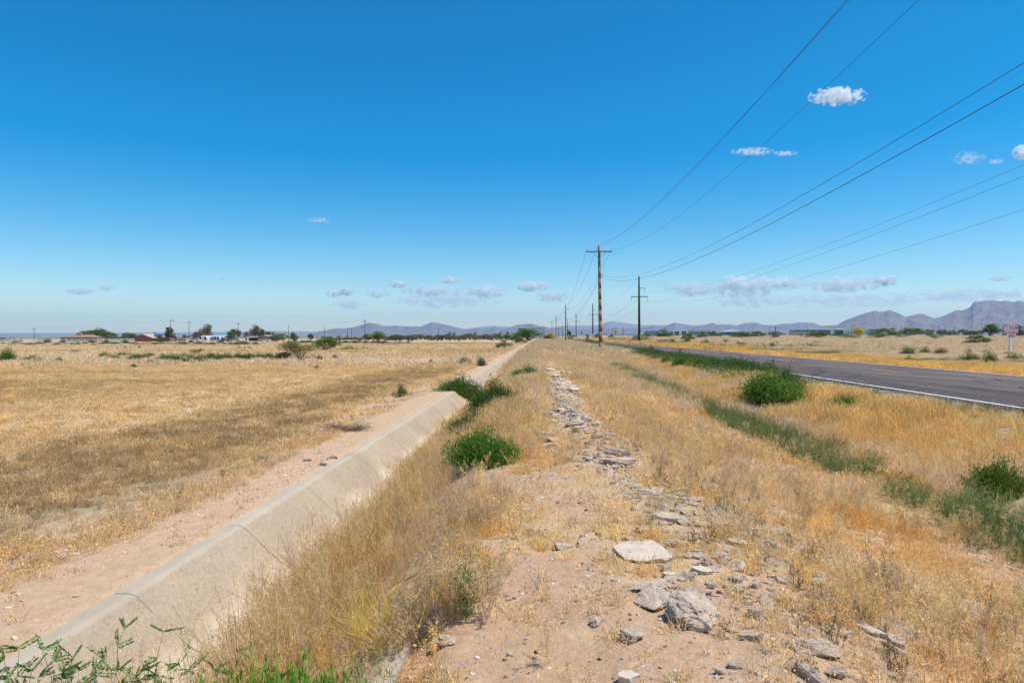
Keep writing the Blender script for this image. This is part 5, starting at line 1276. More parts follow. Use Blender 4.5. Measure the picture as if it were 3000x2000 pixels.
# --- shrubs beyond the road
RT = [(1881, 998, 979, 42, 'mesq', (.15, .18, .09), 'pale green bush at the foot of the dark steel-looking pole'), (1948, 988, 966, 56, 'mesq', (.10, .16, .035), 'wide bright green shrub in front of the blue-roofed shed'), (1957, 966, 965, 4, 'mesq', G1c, ''),
 (2020, 999, 974, 42, 'mesq', (.10, .16, .035), 'green shrub in front of the white building with bays, left of the pair'), (2057, 991, 972, 34, 'mesq', (.11, .17, .05), 'green shrub in front of the white building, right of the pair'),
 (2087, 985, 968, 20, 'mesq', (.08, .12, .04), 'small dark round tree at the right end of the white building'), (2106, 988, 974, 34, 'mesq', (.10, .15, .045), 'low green shrub left of the small blue office building'),
 (2173, 991, 969, 60, 'mesq', (.10, .16, .035), 'wide light green shrub in the middle distance beyond the road'), (2228, 989, 967, 52, 'mesq', (.095, .145, .05), 'wide grey-green shrub touching the light green one beyond the road'),
 (2275, 986, 989, 6, 'mesq', G1c, ''), (2278, 979, 968, 38, 'mesq', (.09, .14, .035), 'flat-topped dark shrub right of the grey-green wide one'), (2274, 992, 980, 24, 'mesq', (.12, .17, .08), 'small low shrub under the flat-topped dark one'),
 (2395, 992, 969, 58, 'mesq', (.095, .15, .03), 'dense green shrub in front of the long blue and white building'), (2347, 987, 973, 14, 'airy', (.12, .17, .05), 'thin pale shrub left of the dense one before the long building'),
 (2472, 985, 971, 54, 'mesq', (.085, .13, .04), 'low dark shrub clump before the striped white building'), (2500, 994, 978, 74, 'airy', (.13, .18, .08), 'airy grey-green shrub in grass under the yellow-flowering tree'),
 (2520, 977, 957, 28, 'mesq', (.46, .38, .03), 'yellow-flowering palo verde tree before the far buildings'), (2577, 993, 972, 52, 'mesq', (.11, .17, .05), 'green shrub right of the yellow tree, standing forward in the grass'),
 (2592, 977, 959, 42, 'mesq', (.095, .15, .03), 'dark green round tree right of the yellow one'), (2622, 978, 962, 40, 'mesq', (.10, .15, .035), 'mid-green round tree second right of the yellow one'), (2675, 981, 957, 66, 'mesq', (.085, .14, .03), 'broad dense dark tree clump in the centre of the right tree line'), (2722, 977, 961, 32, 'mesq', (.11, .16, .035), 'lighter tree at the right side of the broad dense clump'),
 (2769, 974, 963, 32, 'mesq', (.10, .14, .05), 'low rounded far shrub, first right of the broad clump'), (2797, 974, 964, 26, 'mesq', (.09, .14, .04), 'low rounded far shrub, second right of the broad clump'), (2824, 974, 962, 28, 'mesq', (.085, .13, .045), 'low rounded far shrub, third right of the broad clump'), (2858, 974, 966, 46, 'mesq', (.12, .15, .07), 'flat pale far shrub left of the white sign'),
 (2642, 992, 976, 34, 'airy', (.14, .18, .08), 'thin spreading shrub in pinkish grass below the broad clump'), (2745, 995, 972, 44, 'airy', (.13, .17, .07), 'thin shrub in pinkish grass right of the broad clump'),
 (2912, 985, 951, 62, 'tree', (.09, .15, .03), 'big green tree directly left of the white sale sign'), (2884, 1013, 976, 70, 'mesq', (.11, .16, .05), 'grey-green shrub in the grass just in front of the big tree by the sign'), (2832, 1014, 998, 26, 'airy', (.12, .16, .05), 'small thin shrub left of the grey-green shrub by the sign'), (2995, 985, 955, 34, 'mesq', (.06, .10, .03), 'dark tree right of the white sign at the picture edge'),
 (2662, 1046, 1022, 50, 'bush', (.10, .16, .06), 'green bush in yellow grass beyond the road, left of three'), (2722, 1043, 1023, 40, 'bush', (.10, .14, .05), 'green bush in yellow grass beyond the road, middle of three'), (2764, 1043, 1024, 38, 'bush', (.085, .13, .04), 'darker bush in yellow grass beyond the road, right of three'),
 (2667, 1067, 1047, 28, 'bush', (.12, .20, .04), 'small light green round bush nearest the far road edge'), (2852, 1066, 1039, 60, 'bush', (.09, .15, .04), 'wide green bush in yellow grass left of the sign post'), (2908, 1072, 1038, 42, 'bush', (.10, .15, .045), 'upright green bush in yellow grass just left of the sign post'),
 (2177, 1022, 993, 32, 'airy', (.14, .18, .09), 'pale wispy shrub just beyond the road, nearest the white stripe'), (2265, 1027, 1008, 34, 'bush', (.11, .17, .05), 'green bush with dark base beyond the road, right of the pale wispy shrub'), (1966, 1008, 987, 34, 'airy', (.13, .18, .07), 'wispy green shrub beyond the road, left of the small post'), (2071, 1010, 997, 30, 'bush', (.11, .17, .055), 'low green bush beyond the road, under the white building'),
 (2017, 1007, 992, 18, 'bush', (.13, .17, .07), 'narrow green bush beyond the road, in front of the left shrub pair'), (2380, 1025, 1010, 60, 'bush', (.12, .20, .05), 'bright green low bush strip beyond the road under the long building'), (2320, 1024, 1012, 30, 'bush', (.12, .18, .06), 'small green bush left of the bright low bush strip'), (2980, 1062, 1040, 60, 'bush', (.13, .18, .05), 'yellow-green bush right of the sign post at the picture edge'),
 (1748, 983, 976, 22, 'mesq', (.09, .14, .045), 'small green far tree behind the first tall wooden pole'), (1792, 983, 978, 18, 'mesq', (.10, .14, .05), 'low far shrub right of the first wooden pole'), (1722, 986, 977, 11, 'mesq', (.10, .14, .06), 'small far shrub right of the stop sign'), (1617, 990, 974, 26, 'mesq', (.42, .38, .04), 'yellow-flowering bush beside the far road, left of the pickup'), (1600, 990, 980, 20, 'mesq', (.11, .16, .05), 'green bush beside the yellow-flowering one at the far road'), (1668, 980, 967, 12, 'tree', (.09, .11, .07), 'dark far tree above the yellow pickup'), (1896, 986, 977, 26, 'mesq', (.09, .13, .045), 'low dark shrub right of the dark pole foot')]
for (px, b_, tp, ww, kd, c, lab) in RT:
    if not lab: continue
    is_tree = ' tree' in lab
    if kd == 'bush': tp = b_ - (b_ - tp) * 1.3; ww *= 1.25
    shrub(px, b_, tp, ww, kd, c, lab, None, cat='tree' if is_tree else 'shrub', name='desert_tree' if is_tree else 'shrub')
for k in range(70):
    px = 1900 + k * 15.7 + rl.randint(-14, 14); b_ = 1000 + (px - 1900) * .018 + rl.randint(0, 26); h_ = rl.randint(8, 15)
    shrub(px, b_, b_ - h_, rl.randint(18, 46), rl.choice(['bush', 'bush', 'airy']), rl.choice([(.12, .17, .06), (.15, .18, .08), (.10, .16, .045)]), 'small green shrub scattered in the tall grass beyond the road', 'small shrubs in the grass beyond the road')
# ================================================================== POLES AND WIRES
M_WOOD = simple('weathered_pole_wood', (.21, .125, .07), .85, (.33, .215, .13), 3.0, .4, bsc=14)
for nd in M_WOOD.node_tree.nodes:
    if nd.type == 'TEX_COORD':
        mpn = M_WOOD.node_tree.nodes.new('ShaderNodeMapping'); mpn.inputs['Scale'].default_value = (6, 6, .35)
        outs = [l for l in M_WOOD.node_tree.links if l.from_node == nd]
        M_WOOD.node_tree.links.new(nd.outputs['Object'], mpn.inputs['Vector'])
        for l in outs:
            if l.to_node != mpn: M_WOOD.node_tree.links.new(mpn.outputs[0], l.to_socket)
M_DARKW = simple('dark_treated_wood', (.045, .028, .024), .85, (.075, .045, .038), 3, .2)
M_ARM = simple('grey_arm_wood', (.20, .15, .11), .85, (.27, .21, .16), 8)
M_PORC = simple('porcelain', (.62, .60, .58), .3); M_STL = simple('galvanised_steel', (.32, .33, .34), .5, metal=.6)
M_WIRE = simple('weathered_wire', (.055, .045, .045), .7); M_DIST = simple('distant_pole_wood', (.11, .085, .07), .9)
def insulator(parent, x, y, z, up=True, name='insulator'):
    b = MB(); s = 1 if up else -1
    b.tube((0, 0, 0), (0, 0, s * .12), .018, .018, 6); b.tube((0, 0, s * .10), (0, 0, s * .17), .065, .055, 8); b.tube((0, 0, s * .17), (0, 0, s * .26), .045, .03, 8)
    b.build(name, M_PORC, parent, loc=(x, y, z))
def wood_pole(px, top, D, x, label, arm=True, lean=0.0, r0=.20):
    P = at(px, 985, D); y = P.y; g = gz(P.x, y)
    ztop = CAMZ + (985 - top) / 2000 * D; H = ztop - g - .35
    r = thing('utility_pole', label, 'utility pole', (P.x, y, g), 0)
    b = MB(); N_ = 10
    for k in range(N_):
        t0, t1 = k / N_, (k + 1) / N_
        b.tube((-lean * t0, 0, H * t0 - (.3 if k == 0 else 0)), (-lean * t1, 0, H * t1), r0 * (1 - .42 * t0), r0 * (1 - .42 * t1), 14)
    b.build('pole_shaft', M_WOOD, r, smooth=True)
    if arm:
        zc = H - .62
        MB().box(-1.42 - lean, 1.42 - lean, -.24, -.13, zc - .06, zc + .06).build('crossarm', M_ARM, r)
        for s in (-1, 1):
            MB().tube((s * .85 - lean, -.18, zc - .05), (s * .1 - lean, -.16, zc - .62), .022, .022, 6).build('brace', M_STL, r)
            insulator(r, s * 1.36 - lean, -.185, zc + .06)
        MB().box(-lean - .05, -lean + .05, -.08, .08, H - .4, H + .08).build('pole_top_pin', M_STL, r)
        insulator(r, -lean, 0, H + .08)
    else:
        for s, dz in ((1, -.9), (-1, -1.75)):
            b = MB(); b.tube((-lean, 0, H + dz - .35), (s * .85 - lean, 0, H + dz), .035, .035, 6); b.build('standoff_arm', M_STL, r)
            insulator(r, s * .85 - lean, 0, H + dz)
        insulator(r, -lean, 0, H)
    return r, Vector((P.x - lean, y, g + H))
wp1, T1 = wood_pole(1760, 712, 75, 6.45, 'tall brown wooden utility pole with a crossarm, nearest to the camera', True, .20, .225)
wp2, T2 = wood_pole(1657, 890, 179, 6.45, 'wooden utility pole without crossarm, second of the wooden line by the road', False, 0, .2)
wp3, T3 = wood_pole(1629, 923, 290, 6.45, 'wooden utility pole third along the road, partly hidden by haze and grass', False, 0, .2)
wp4, T4 = wood_pole(1617, 937, 403, 6.45, 'wooden utility pole with a crossarm, farthest of the wooden line by the road', True, 0, .2)
def trans_pole(px, top, D, label, mark=None):
    P = at(px, 985, D); g = gz(P.x, P.y); ztop = CAMZ + (985 - top) / 2000 * D; H = ztop - g
    r = thing('transmission_pole', label, 'power pole', (P.x, P.y, g), 0)
    b = MB(); b.tube((0, 0, -.3), (-.1, 0, H), .33, .20, 12); b.build('pole_shaft', M_DARKW, r, smooth=True)
    k = H / 14.6
    za, zb = H - 2.6 * k, H - 4.45 * k
    MB().box(-2.05, 2.05, -.26, -.10, zb - .09, zb + .09).build('crossarm', M_DARKW, r)
    MB().box(0, 1.35, -.2, -.06, za - .06, za + .06).build('upper_arm', M_DARKW, r)
    for x, z in ((-2.0, zb), (2.0, zb), (1.3, za)):
        b = MB(); b.tube((0, 0, 0), (0, 0, -.25), .02, .02, 5)
        for q in range(6): b.tube((0, 0, -.25 - q * .13), (0, 0, -.33 - q * .13), .075, .05, 7)
        b.build('insulator_string', simple('grey_insulator', (.16, .15, .16), .5) if 'grey_insulator' not in bpy.data.materials else bpy.data.materials['grey_insulator'], r, loc=(x, -.16, z - .08))
    if mark == 'yellow': MB().box(.1, .36, -.37, -.2, 1.0, 2.2).build('marker_strip', simple('yellow_marker', (.75, .45, .03), .5), r)
    if mark == 'white': MB().tube((0, 0, 1.3), (0, 0, 2.3), .37, .36, 12).build('white_band', simple('white_band', (.6, .58, .56), .6), r)
    W = Vector((P.x, P.y, g))
    return r, dict(top=W + Vector((-.1, 0, H)), up=W + Vector((1.3, -.16, za - 1.1)), lo=W + Vector((-2.0, -.16, zb - 1.1)), ro=W + Vector((2.0, -.16, zb - 1.1)))
TP = []
tl = [(1873, 810, 167, 'dark power pole with three arms right of the road, nearest of its line', 'yellow'), (1737, 890, 303, 'dark power pole with a white band near its foot, second of its line', 'white'), (1688, 919, 439, 'dark power pole third of its line, standing behind the plain wooden pole', None),
      (1662, 934, 575, 'dark power pole fourth of its line beyond the yellow pickup', None), (1647, 944, 711, 'faint dark power pole fifth of its line near the horizon', None), (1636.5, 950, 850, 'very faint power pole sixth of its line near the horizon', None)]
for px, tp, D, lab, mk_ in tl: TP.append(trans_pole(px, tp, D, lab, mk_)[1])
def wire(name, p0, p1, sag, r, label, group, n=40):
    p0 = Vector(p0); p1 = Vector(p1); V = []; F = []
    for k in range(n + 1):
        u = k / n; c = p0.lerp(p1, u); c.z -= sag * 4 * u * (1 - u)
        for q in range(4):
            a = q * math.pi / 2; V.append((c.x + math.cos(a) * r, c.y, c.z + math.sin(a) * r))
    for k in range(n):
        for q in range(4): F.append((k * 4 + q, k * 4 + (q + 1) % 4, k * 4 + 4 + (q + 1) % 4, k * 4 + 4 + q))
    me = bpy.data.meshes.new(name); me.from_pydata(V, [], F); me.update()
    o = mk(name, me, M_WIRE); tag(o, label, 'power line', group); return o
g_ = 'wires of the wooden pole line'; g2 = 'wires of the dark pole line'
L1 = T1 + Vector((-1.36, -.185, -.36)); R1_ = T1 + Vector((1.36, -.185, -.36)); C1 = T1 + Vector((0, 0, .33))
wire('power_line', (6.2, -30, C1.z), C1, 3.4, .006, 'wire from the top pin of the nearest wooden pole up out of the picture', g_, 70)
wire('power_line', (6.2, -30, L1.z), L1, 3.4, .006, 'wire from the left end of the nearest crossarm up out of the picture', g_, 70)
wire('power_line', (6.5, -30, R1_.z), R1_, 3.4, .006, 'wire from the right end of the nearest crossarm up out of the picture', g_, 70)
zA = CAMZ + (985 - 803) / 2000 * 75; zB = CAMZ + (985 - 811) / 2000 * 75
wire('cable', (6.45, -30, zA), (6.6, T1.y, zA), 3.35, .0055, 'upper thick cable fixed halfway up the nearest wooden pole', g_, 70)
wire('cable', (6.45, -30, zB), (6.6, T1.y, zB), 3.34, .0075, 'lower thick cable fixed halfway up the nearest wooden pole', g_, 70)
for z_, x_ in ((zA, .1), (zB, .1)):
    b = MB(); b.tube((0, 0, 0), (.3, 0, 0), .04, .05, 6); b.build('cable_bracket', M_STL, wp1, loc=(-.08, 0, z_ - wp1.location.z))
for a, b_, s, lab in [(L1, T2 + Vector((-.85, 0, -1.7)), 1.8, 'wire from the left crossarm end of the nearest pole to the second pole'), (C1, T2 + Vector((0, 0, .2)), 1.8, 'wire from the top of the nearest pole to the second pole'), (R1_, T2 + Vector((.85, 0, -.85)), 1.8, 'wire from the right crossarm end of the nearest pole to the second pole'),
                      ((6.6, T1.y, zA), T2 + Vector((.1, 0, -3.4)), 1.7, 'upper cable between the nearest and the second wooden pole'), ((6.6, T1.y, zB), T2 + Vector((.1, 0, -3.7)), 1.8, 'lower cable between the nearest and the second wooden pole')]:
    wire('power_line', a, b_, s, .012, lab, g_)
for dx, dz, lab in ((-.85, -1.7, 'left'), (0, .2, 'top'), (.85, -.85, 'right')):
    wire('power_line', T2 + Vector((dx, 0, dz)), T3 + Vector((dx, 0, dz)), 1.6, .014, f'{lab} wire between the second and the third wooden pole', g_, 24)
    wire('power_line', T3 + Vector((dx, 0, dz)), T4 + Vector((dx * 1.5, 0, -.4 if dx else .2)), 1.6, .016, f'{lab} wire between the third and the farthest wooden pole', g_, 20)
nm = {'top': 'thin shield', 'up': 'upper', 'lo': 'lower left', 'ro': 'lower right'}
for key, s in (('up', 2.85), ('lo', 2.6), ('ro', 2.95), ('top', 2.6)):
    e = TP[0][key]
    wire('power_line', (24 + (e.x - TP[0]['top'].x), 10, e.z), e, s, .004 if key == 'top' else .008, f'{nm[key]} wire of the dark pole line, from its nearest pole out to the right', g2, 80)
ords = ['nearest and second', 'second and third', 'third and fourth', 'fourth and fifth']
for a, b_, k in zip(TP[:-2], TP[1:-1], range(9)):
    for key in ('up', 'lo', 'ro') + (('top',) if k == 0 else ()):
        wire('power_line', a[key], b_[key], 3.0, .014 + .003 * k, f'{nm[key]} wire of the dark pole line between its {ords[k]} pole', g2, 24)
# distant thin poles
def thin_pole(px, top, D, label, r=.14, arms=0, grp=None, base=None):
    P = at(px, 985, D); g = gz(P.x, P.y); H = CAMZ + (985 - top) / 2000 * D - g
    o = thing('distant_pole', label, 'utility pole', (P.x, P.y, g), 0, grp)
    b = MB(); b.tube((0, 0, -.3), (0, 0, H), r, r * .7, 8)
    b.build('pole_shaft', M_DIST, o)
    if arms == 1: MB().box(-.9, .9, -.1, .1, H - .5, H - .35).build('crossarm', M_DIST, o)
    if arms == 2:
        b = MB(); b.tube((0, 0, H - .4), (.9, 0, H - .1), .07, .07, 5); b.box(.7, 1.3, -.15, .15, H - .3, H); b.build('lamp_arm', M_DIST, o)
    return P.x, P.y, g + H
lp = [(100, 961, 320, 'thin pole at far left above the white fence', 1), (293, 963, 300, 'short thin pole beside the porch of the brown-roofed house', 0), (499, 938, 280, 'tall thin pole right of the dark rounded tree, with a small lamp head', 2), (554, 941, 285, 'tall thin pole left of the white mobile home', 1), (698, 946, 300, 'tall thin pole by the flag, right of the mobile home', 1), (845, 953, 320, 'thin pole just above the olive shrub', 0),
      (836, 970, 420, 'short faint pole left of the one above the olive shrub', 0), (950, 957, 330, 'thin pole in front of the left foot of the mountains', 0), (1018, 959, 420, 'left of two faint poles close together before the mountains', 0), (1030, 960, 420, 'right of two faint poles close together before the mountains', 0), (1069, 937, 250, 'tall thin pole beside the round light green tree', 1), (1285, 957, 420, 'thin pole below the peak of the mountains', 0), (930, 982, 300, 'short post right of the little dark tree', 0)]
tops = {}
for px, tp, D, lab, ar in lp: tops[px] = thin_pole(px, tp, D, lab, .13 if D < 400 else .16, ar)
for a, b_, lab in ((100, 499, 'faint wire from the far left pole to the lamp pole'), (499, 554, 'faint wire from the lamp pole to the next pole'), (554, 698, 'faint wire above the white mobile home'), (698, 845, 'faint wire from the flag pole side to the olive shrub'), (845, 1069, 'faint wire running toward the round light green tree')):
    wire('power_line', tops[a], tops[b_], .8, .014, lab, 'faint wires over the houses', 20)
far_px = [(1768, 958), (1778, 962), (1783, 959), (1795, 961), (1824, 958), (1827, 960), (2098, 959), (2175, 958), (2193, 960), (2255, 956), (2281, 958), (2366, 955), (2443, 956), (2495, 952), (2500, 955), (2505, 954), (2641, 954), (2650, 952), (2668, 951), (2727, 952), (2735, 952), (2750, 954), (2770, 953), (2796, 955), (2876, 948), (2926, 948), (1589, 960), (1592, 958), (1596, 957), (1605, 966), (1610, 967), (2030, 961), (1893, 964), (1949, 961)]
for k, (px, tp) in enumerate(far_px):
    thin_pole(px, tp, 640 if px > 1700 else 760, 'faint thin power pole standing on the horizon before the mountains', .17, 1 if k % 3 == 0 else 0, 'faint poles on the horizon')
thin_pole(2272, 957, 560, 'thick ragged dark palm-like trunk or pole on the horizon', .5, 0)
# lone posts
P, tt = hit(1477, 1026); b = MB(); b.tube((0, 0, -.2), (0, 0, 28 / 2000 * tt * 1.0 + .1), .045, .04, 6); o = b.build('thin_post', simple('rusty_steel', (.12, .06, .04), .8), loc=P); tag(o, 'lone thin dark post beside the ditch in front of a green bush', 'post')
P = at(1924, 998, 150); g = gz(P.x, P.y); b = MB(); b.box(-.06, .06, -.03, .03, 0, 1.0); o = b.build('marker_post', simple('rust_red_marker', (.42, .10, .05), .7), loc=(P.x, P.y, g)); tag(o, 'small rust-red marker post in the grass beyond the road', 'marker post')
P = at(1720, 990, 200); b = MB(); b.box(-.35, .35, -.05, .05, .25, .75); b.box(-.3, -.24, -.03, .03, 0, .25); b.box(.24, .3, -.03, .03, 0, .25); o = b.build('orange_barrier', simple('orange_red_plastic', (.75, .10, .05), .5), loc=(P.x, P.y, gz(P.x, P.y))); tag(o, 'tiny orange-red board in yellow grass beyond the road', 'marker')

# ================================================================== SIGNS
M_SW = simple('sign_white', (.74, .74, .74), .5); M_SR = simple('sign_crimson', (.48, .012, .06), .5); M_SB = simple('sign_blue', (.012, .04, .28), .5); M_SK = simple('sign_dark', (.05, .06, .09), .5); M_SY = simple('sign_yellow', (.75, .55, .02), .5); M_SRD = simple('sign_red', (.55, .01, .02), .5)
def text(s, size, mat, parent, x, y, z, width=None, bold=.0, name='lettering', ext=.004):
    c = bpy.data.curves.new(name, 'FONT'); c.body = s; c.size = size; c.align_x = 'CENTER'; c.align_y = 'CENTER'; c.extrude = ext; c.offset = bold; c.resolution_u = 2
    o = bpy.data.objects.new(name, c); COL.objects.link(o); bpy.context.view_layer.update()
    w0 = o.dimensions.x; dg = bpy.context.evaluated_depsgraph_get(); me = bpy.data.meshes.new_from_object(o.evaluated_get(dg)); bpy.data.objects.remove(o); bpy.data.curves.remove(c)
    me.materials.clear(); q = mk(name, me, mat, parent, loc=(x, y, z), rot=(math.pi / 2, 0, 0))
    if width: q.scale = (width / w0, 1, 1)
    return q
P, tt = hit(2962, 1035)
sg = thing('sale_sign', 'white and crimson land sale sign on a single white post beyond the road', 'sign', P, YAW + math.radians(10)); k = tt / 2000
zt = CAMZ + (985 - 949) * k - P.z; zb = CAMZ + (985 - 976.5) * k - P.z; zc = CAMZ + (985 - 989.5) * k - P.z
Wd = 46 * k
MB().box(-.10, .10, .01, .19, -.3, zt - .1).build('post', M_SW, sg)
MB().box(-Wd / 2, Wd / 2, -.04, 0, zb, zt).build('board', M_SW, sg)
MB().box(-Wd / 2 + .02, Wd / 2 - .02, -.050, -.0405, zt - .235, zt - .02).build('top_band', M_SR, sg)
MB().box(-Wd / 2 + .02, Wd / 2 - .02, -.050, -.0405, zb + .012, zb + .27).build('bottom_band', M_SR, sg)
text('AVAILABLE', .20, M_SW, sg, .0, -.055, zt - .125, Wd * .84, .004)
text('DAUM', .30, M_SB, sg, .20, -.046, zt - .40, Wd * .66, .008)
text('602.957.7300', .20, M_SW, sg, 0, -.055, zb + .15, Wd * .90, .004)
text('COMMERCIAL REAL ESTATE SERVICES', .045, M_SR, sg, .05, -.045, zt - .575, Wd * .86, 0)
b = MB(); b.add([(-Wd * .42, -.046, zt - .30), (-Wd * .30, -.046, zt - .30), (-Wd * .42, -.046, zt - .50)], [(0, 1, 2)]); b.add([(-Wd * .42, -.046, zt - .50), (-Wd * .30, -.046, zt - .38), (-Wd * .30, -.046, zt - .50)], [(0, 1, 2)])
lg = b.build('logo', M_SR, sg); lg.data.materials.append(M_SB); lg.data.polygons[1].material_index = 1
MB().box(-Wd * .31, Wd * .33, -.04, 0, zc, zb - .03).build('lower_board', M_SW, sg)
text('CARTER WILSON', .17, M_SK, sg, .01, -.044, zb - .15, Wd * .50, .003)
text('120 RESIDENTIAL ACRES', .15, M_SK, sg, .01, -.044, zc + .12, Wd * .58, .002)
def ngon(n, r, y0, y1, a0=0, zc=0, xc=0):
    b = MB(); b.prism([(xc + r * math.cos(a0 + 2 * math.pi * k / n), zc + r * math.sin(a0 + 2 * math.pi * k / n)) for k in range(n)], y0, y1); return b
P = at(1804, 990, 183); g = gz(P.x, P.y); sg = thing('warning_sign', 'yellow diamond stop-ahead sign on a post right of the road', 'road sign', (P.x, P.y, g), YAW); k = 183 / 2000
zc = CAMZ + (985 - 971) * k - g
MB().box(-.03, .03, 0, .05, -.2, zc + .5).build('post', M_STL, sg)
ngon(4, .60, -.03, -.005, 0, zc).build('sign_plate', M_SY, sg)
ngon(8, .24, -.045, -.031, math.pi / 8, zc - .07).build('red_octagon', M_SRD, sg)
MB().prism([(-.10, zc + .27), (.10, zc + .27), (0, zc + .46)], -.045, -.031).build('arrow_head', M_SK, sg)
MB().box(-.04, .04, -.045, -.031, zc + .2, zc + .275).build('arrow_shaft', M_SK, sg)
P = at(1704, 985, 330); g = gz(P.x, P.y); sg = thing('stop_sign', 'red octagonal stop sign with a street name plate at the far crossing', 'road sign', (P.x, P.y, g), YAW); k = 330 / 2000
zc = CAMZ + (985 - 976) * k - g
MB().box(-.04, .04, 0, .06, -.2, zc + .7).build('post', M_STL, sg)
ngon(8, .50, -.03, -.005, math.pi / 8, zc).build('sign_plate', M_SRD, sg)
text('STOP', .34, M_SW, sg, 0, -.036, zc, .72, .006)
MB().box(-.5, .5, -.02, 0, zc + .58, zc + .78).build('street_name_plate', simple('teal_plate', (.02, .25, .22), .5), sg)
P = at(1783, 985, 420); g = gz(P.x, P.y); sg = thing('notice_board', 'small white board on two posts before the dark fence on the horizon', 'sign', (P.x, P.y, g), YAW)
MB().box(-.7, .7, -.03, 0, 1.0, 1.9).build('board', simple('pinkish_white', (.66, .56, .56), .6), sg); 
for s in (-.55, .55): MB().box(s - .04, s + .04, 0, .06, -.2, 1.0).build('post', M_SW, sg)
P = at(1622, 994, 200); g = gz(P.x, P.y); sg = thing('yard_sign', 'small red white and blue yard sign in the berm grass near the far poles', 'sign', (P.x, P.y, g), YAW)
MB().box(-.40, .40, -.02, 0, .42, .62).build('red_stripe', M_SRD, sg); MB().box(-.40, .40, -.02, 0, .622, .9).build('pale_panel', simple('pale_blue_panel', (.45, .50, .62), .6), sg)
text('VOTE' if False else 'FOR SALE', .12, M_SW, sg, 0, -.026, .52, .6) if False else None
for s in (-.3, .3): MB().box(s - .015, s + .015, 0, .02, -.1, .9).build('stake', M_STL, sg)

# ================================================================== PICKUP
def pickup():
    P = at(1671, 992, 285); z = float(road_z(P.y)) + .01
    r = thing('pickup_truck', 'bright yellow pickup truck driving away on the far stretch of road', 'pickup truck', (P.x, P.y, z), math.radians(1))
    y_ = simple('yellow_paint', (.72, .45, .01), .3, spec=.5); blk = simple('black_rubber', (.02, .02, .02), .7); gl = simple('dark_glass', (.02, .025, .03), .1, spec=.6); red = simple('tail_lamp_red', (.35, .01, .01), .3)
    b = MB(); b.box(-.93, .93, -2.6, 2.7, .55, 1.05); b.box(-.93, -.84, -2.55, -.65, 1.05, 1.28); b.box(.84, .93, -2.55, -.65, 1.05, 1.28); b.box(-.90, .90, 1.2, 2.65, 1.05, 1.20)
    b.build('body', y_, r)
    b = MB(); V = [(-.88, -.6, 1.05), (.88, -.6, 1.05), (.88, 1.6, 1.05), (-.88, 1.6, 1.05), (-.70, -.4, 1.86), (.70, -.4, 1.86), (.70, .8, 1.86), (-.70, .8, 1.86)]
    b.add(V, [(0, 3, 2, 1), (4, 5, 6, 7), (0, 1, 5, 4), (1, 2, 6, 5), (2, 3, 7, 6), (3, 0, 4, 7)]); b.build('cab', y_, r)
    b = MB(); b.add([(-.70, -.585, 1.22), (.70, -.585, 1.22), (.60, -.445, 1.74), (-.60, -.445, 1.74)], [(0, 1, 2, 3)]); b.build('rear_window', gl, r, loc=(0, -.01, 0))
    MB().box(-.83, .83, -2.64, -2.56, .62, 1.27).build('tailgate', y_, r)
    MB().box(-.90, .90, -2.76, -2.62, .42, .60).build('bumper', blk, r)
    MB().box(-.16, .16, -2.775, -2.762, .47, .58).build('number_plate', M_SW, r)
    for s in (-1, 1):
        MB().box(s * .885 - .045, s * .885 + .045, -2.66, -2.605, .78, 1.2).build('tail_light', red, r)
        MB().box(s * 1.02 - .07, s * 1.02 + .07, 1.0, 1.12, 1.12, 1.32).build('mirror', blk, r)
        for yy in (-1.6, 1.75): MB().tube((s * .72, yy, .38), (s * .95, yy, .38), .39, .39, 16).build('wheel', blk, r)
pickup()

# ================================================================== BUILDINGS (all built in local x = across, y = away)
def m_(name, c, r=.8, c2=None, sc=3): return bpy.data.materials.get(name) or simple(name, c, r, c2, sc)
GL = m_('window_glass', (.05, .07, .09), .15)
def site(px, D, name, label, cat, dyaw=0.0):
    P = at(px, 985, D); g = gz(P.x, P.y)
    return thing(name, label, cat, (P.x, P.y, g - .05), YAW + dyaw), D / 2000.0, g - .05
def gable_roof(b, x0, x1, y0, y1, ze, zr, ov=.4, th=.15, along='x', hip=0):
    if along == 'x':
        ym = (y0 + y1) / 2; X0, X1, Y0, Y1 = x0 - ov, x1 + ov, y0 - ov, y1 + ov
        V = [(X0, Y0, ze), (X1, Y0, ze), (X1, Y1, ze), (X0, Y1, ze), (X0 + hip, ym, zr), (X1 - hip, ym, zr)]
    else:
        xm = (x0 + x1) / 2; X0, X1, Y0, Y1 = x0 - ov, x1 + ov, y0 - ov, y1 + ov
        V = [(X1, Y0, ze), (X1, Y1, ze), (X0, Y1, ze), (X0, Y0, ze), (xm, Y0 + hip, zr), (xm, Y1 - hip, zr)]
    n = len(V); V2 = V + [(a, c, d + th) for a, c, d in V]
    F = [(0, 1, 5, 4), (2, 3, 4, 5), (1, 2, 5), (3, 0, 4)]
    Fs = []
    for f in ((0, 1, 5, 4), (2, 3, 4, 5)):
        Fs.append(tuple(i + n for i in f)); Fs.append(tuple(reversed(f)))
    if hip:
        for f in ((1, 2, 5), (3, 0, 4)): Fs.append(tuple(i + n for i in f)); Fs.append(tuple(reversed(f)))
    ring = [0, 1, 5, 2, 3, 4] if not hip else [0, 1, 2, 3]
    for a, c in zip(ring, ring[1:] + ring[:1]): Fs.append((a, c, c + n, a + n))
    b.add(V2, Fs)
def window(parent, x, y, z, w_, h_, fr=.06, mat=None):
    f = MB(); f.box(x - w_ / 2 - fr, x + w_ / 2 + fr, y - .06, y + .02, z - fr, z + h_ + fr); fo = f.build('window', mat or M_SW, parent)
    MB().box(x - w_ / 2, x + w_ / 2, y - .075, y - .062, z, z + h_).build('pane', GL, fo)
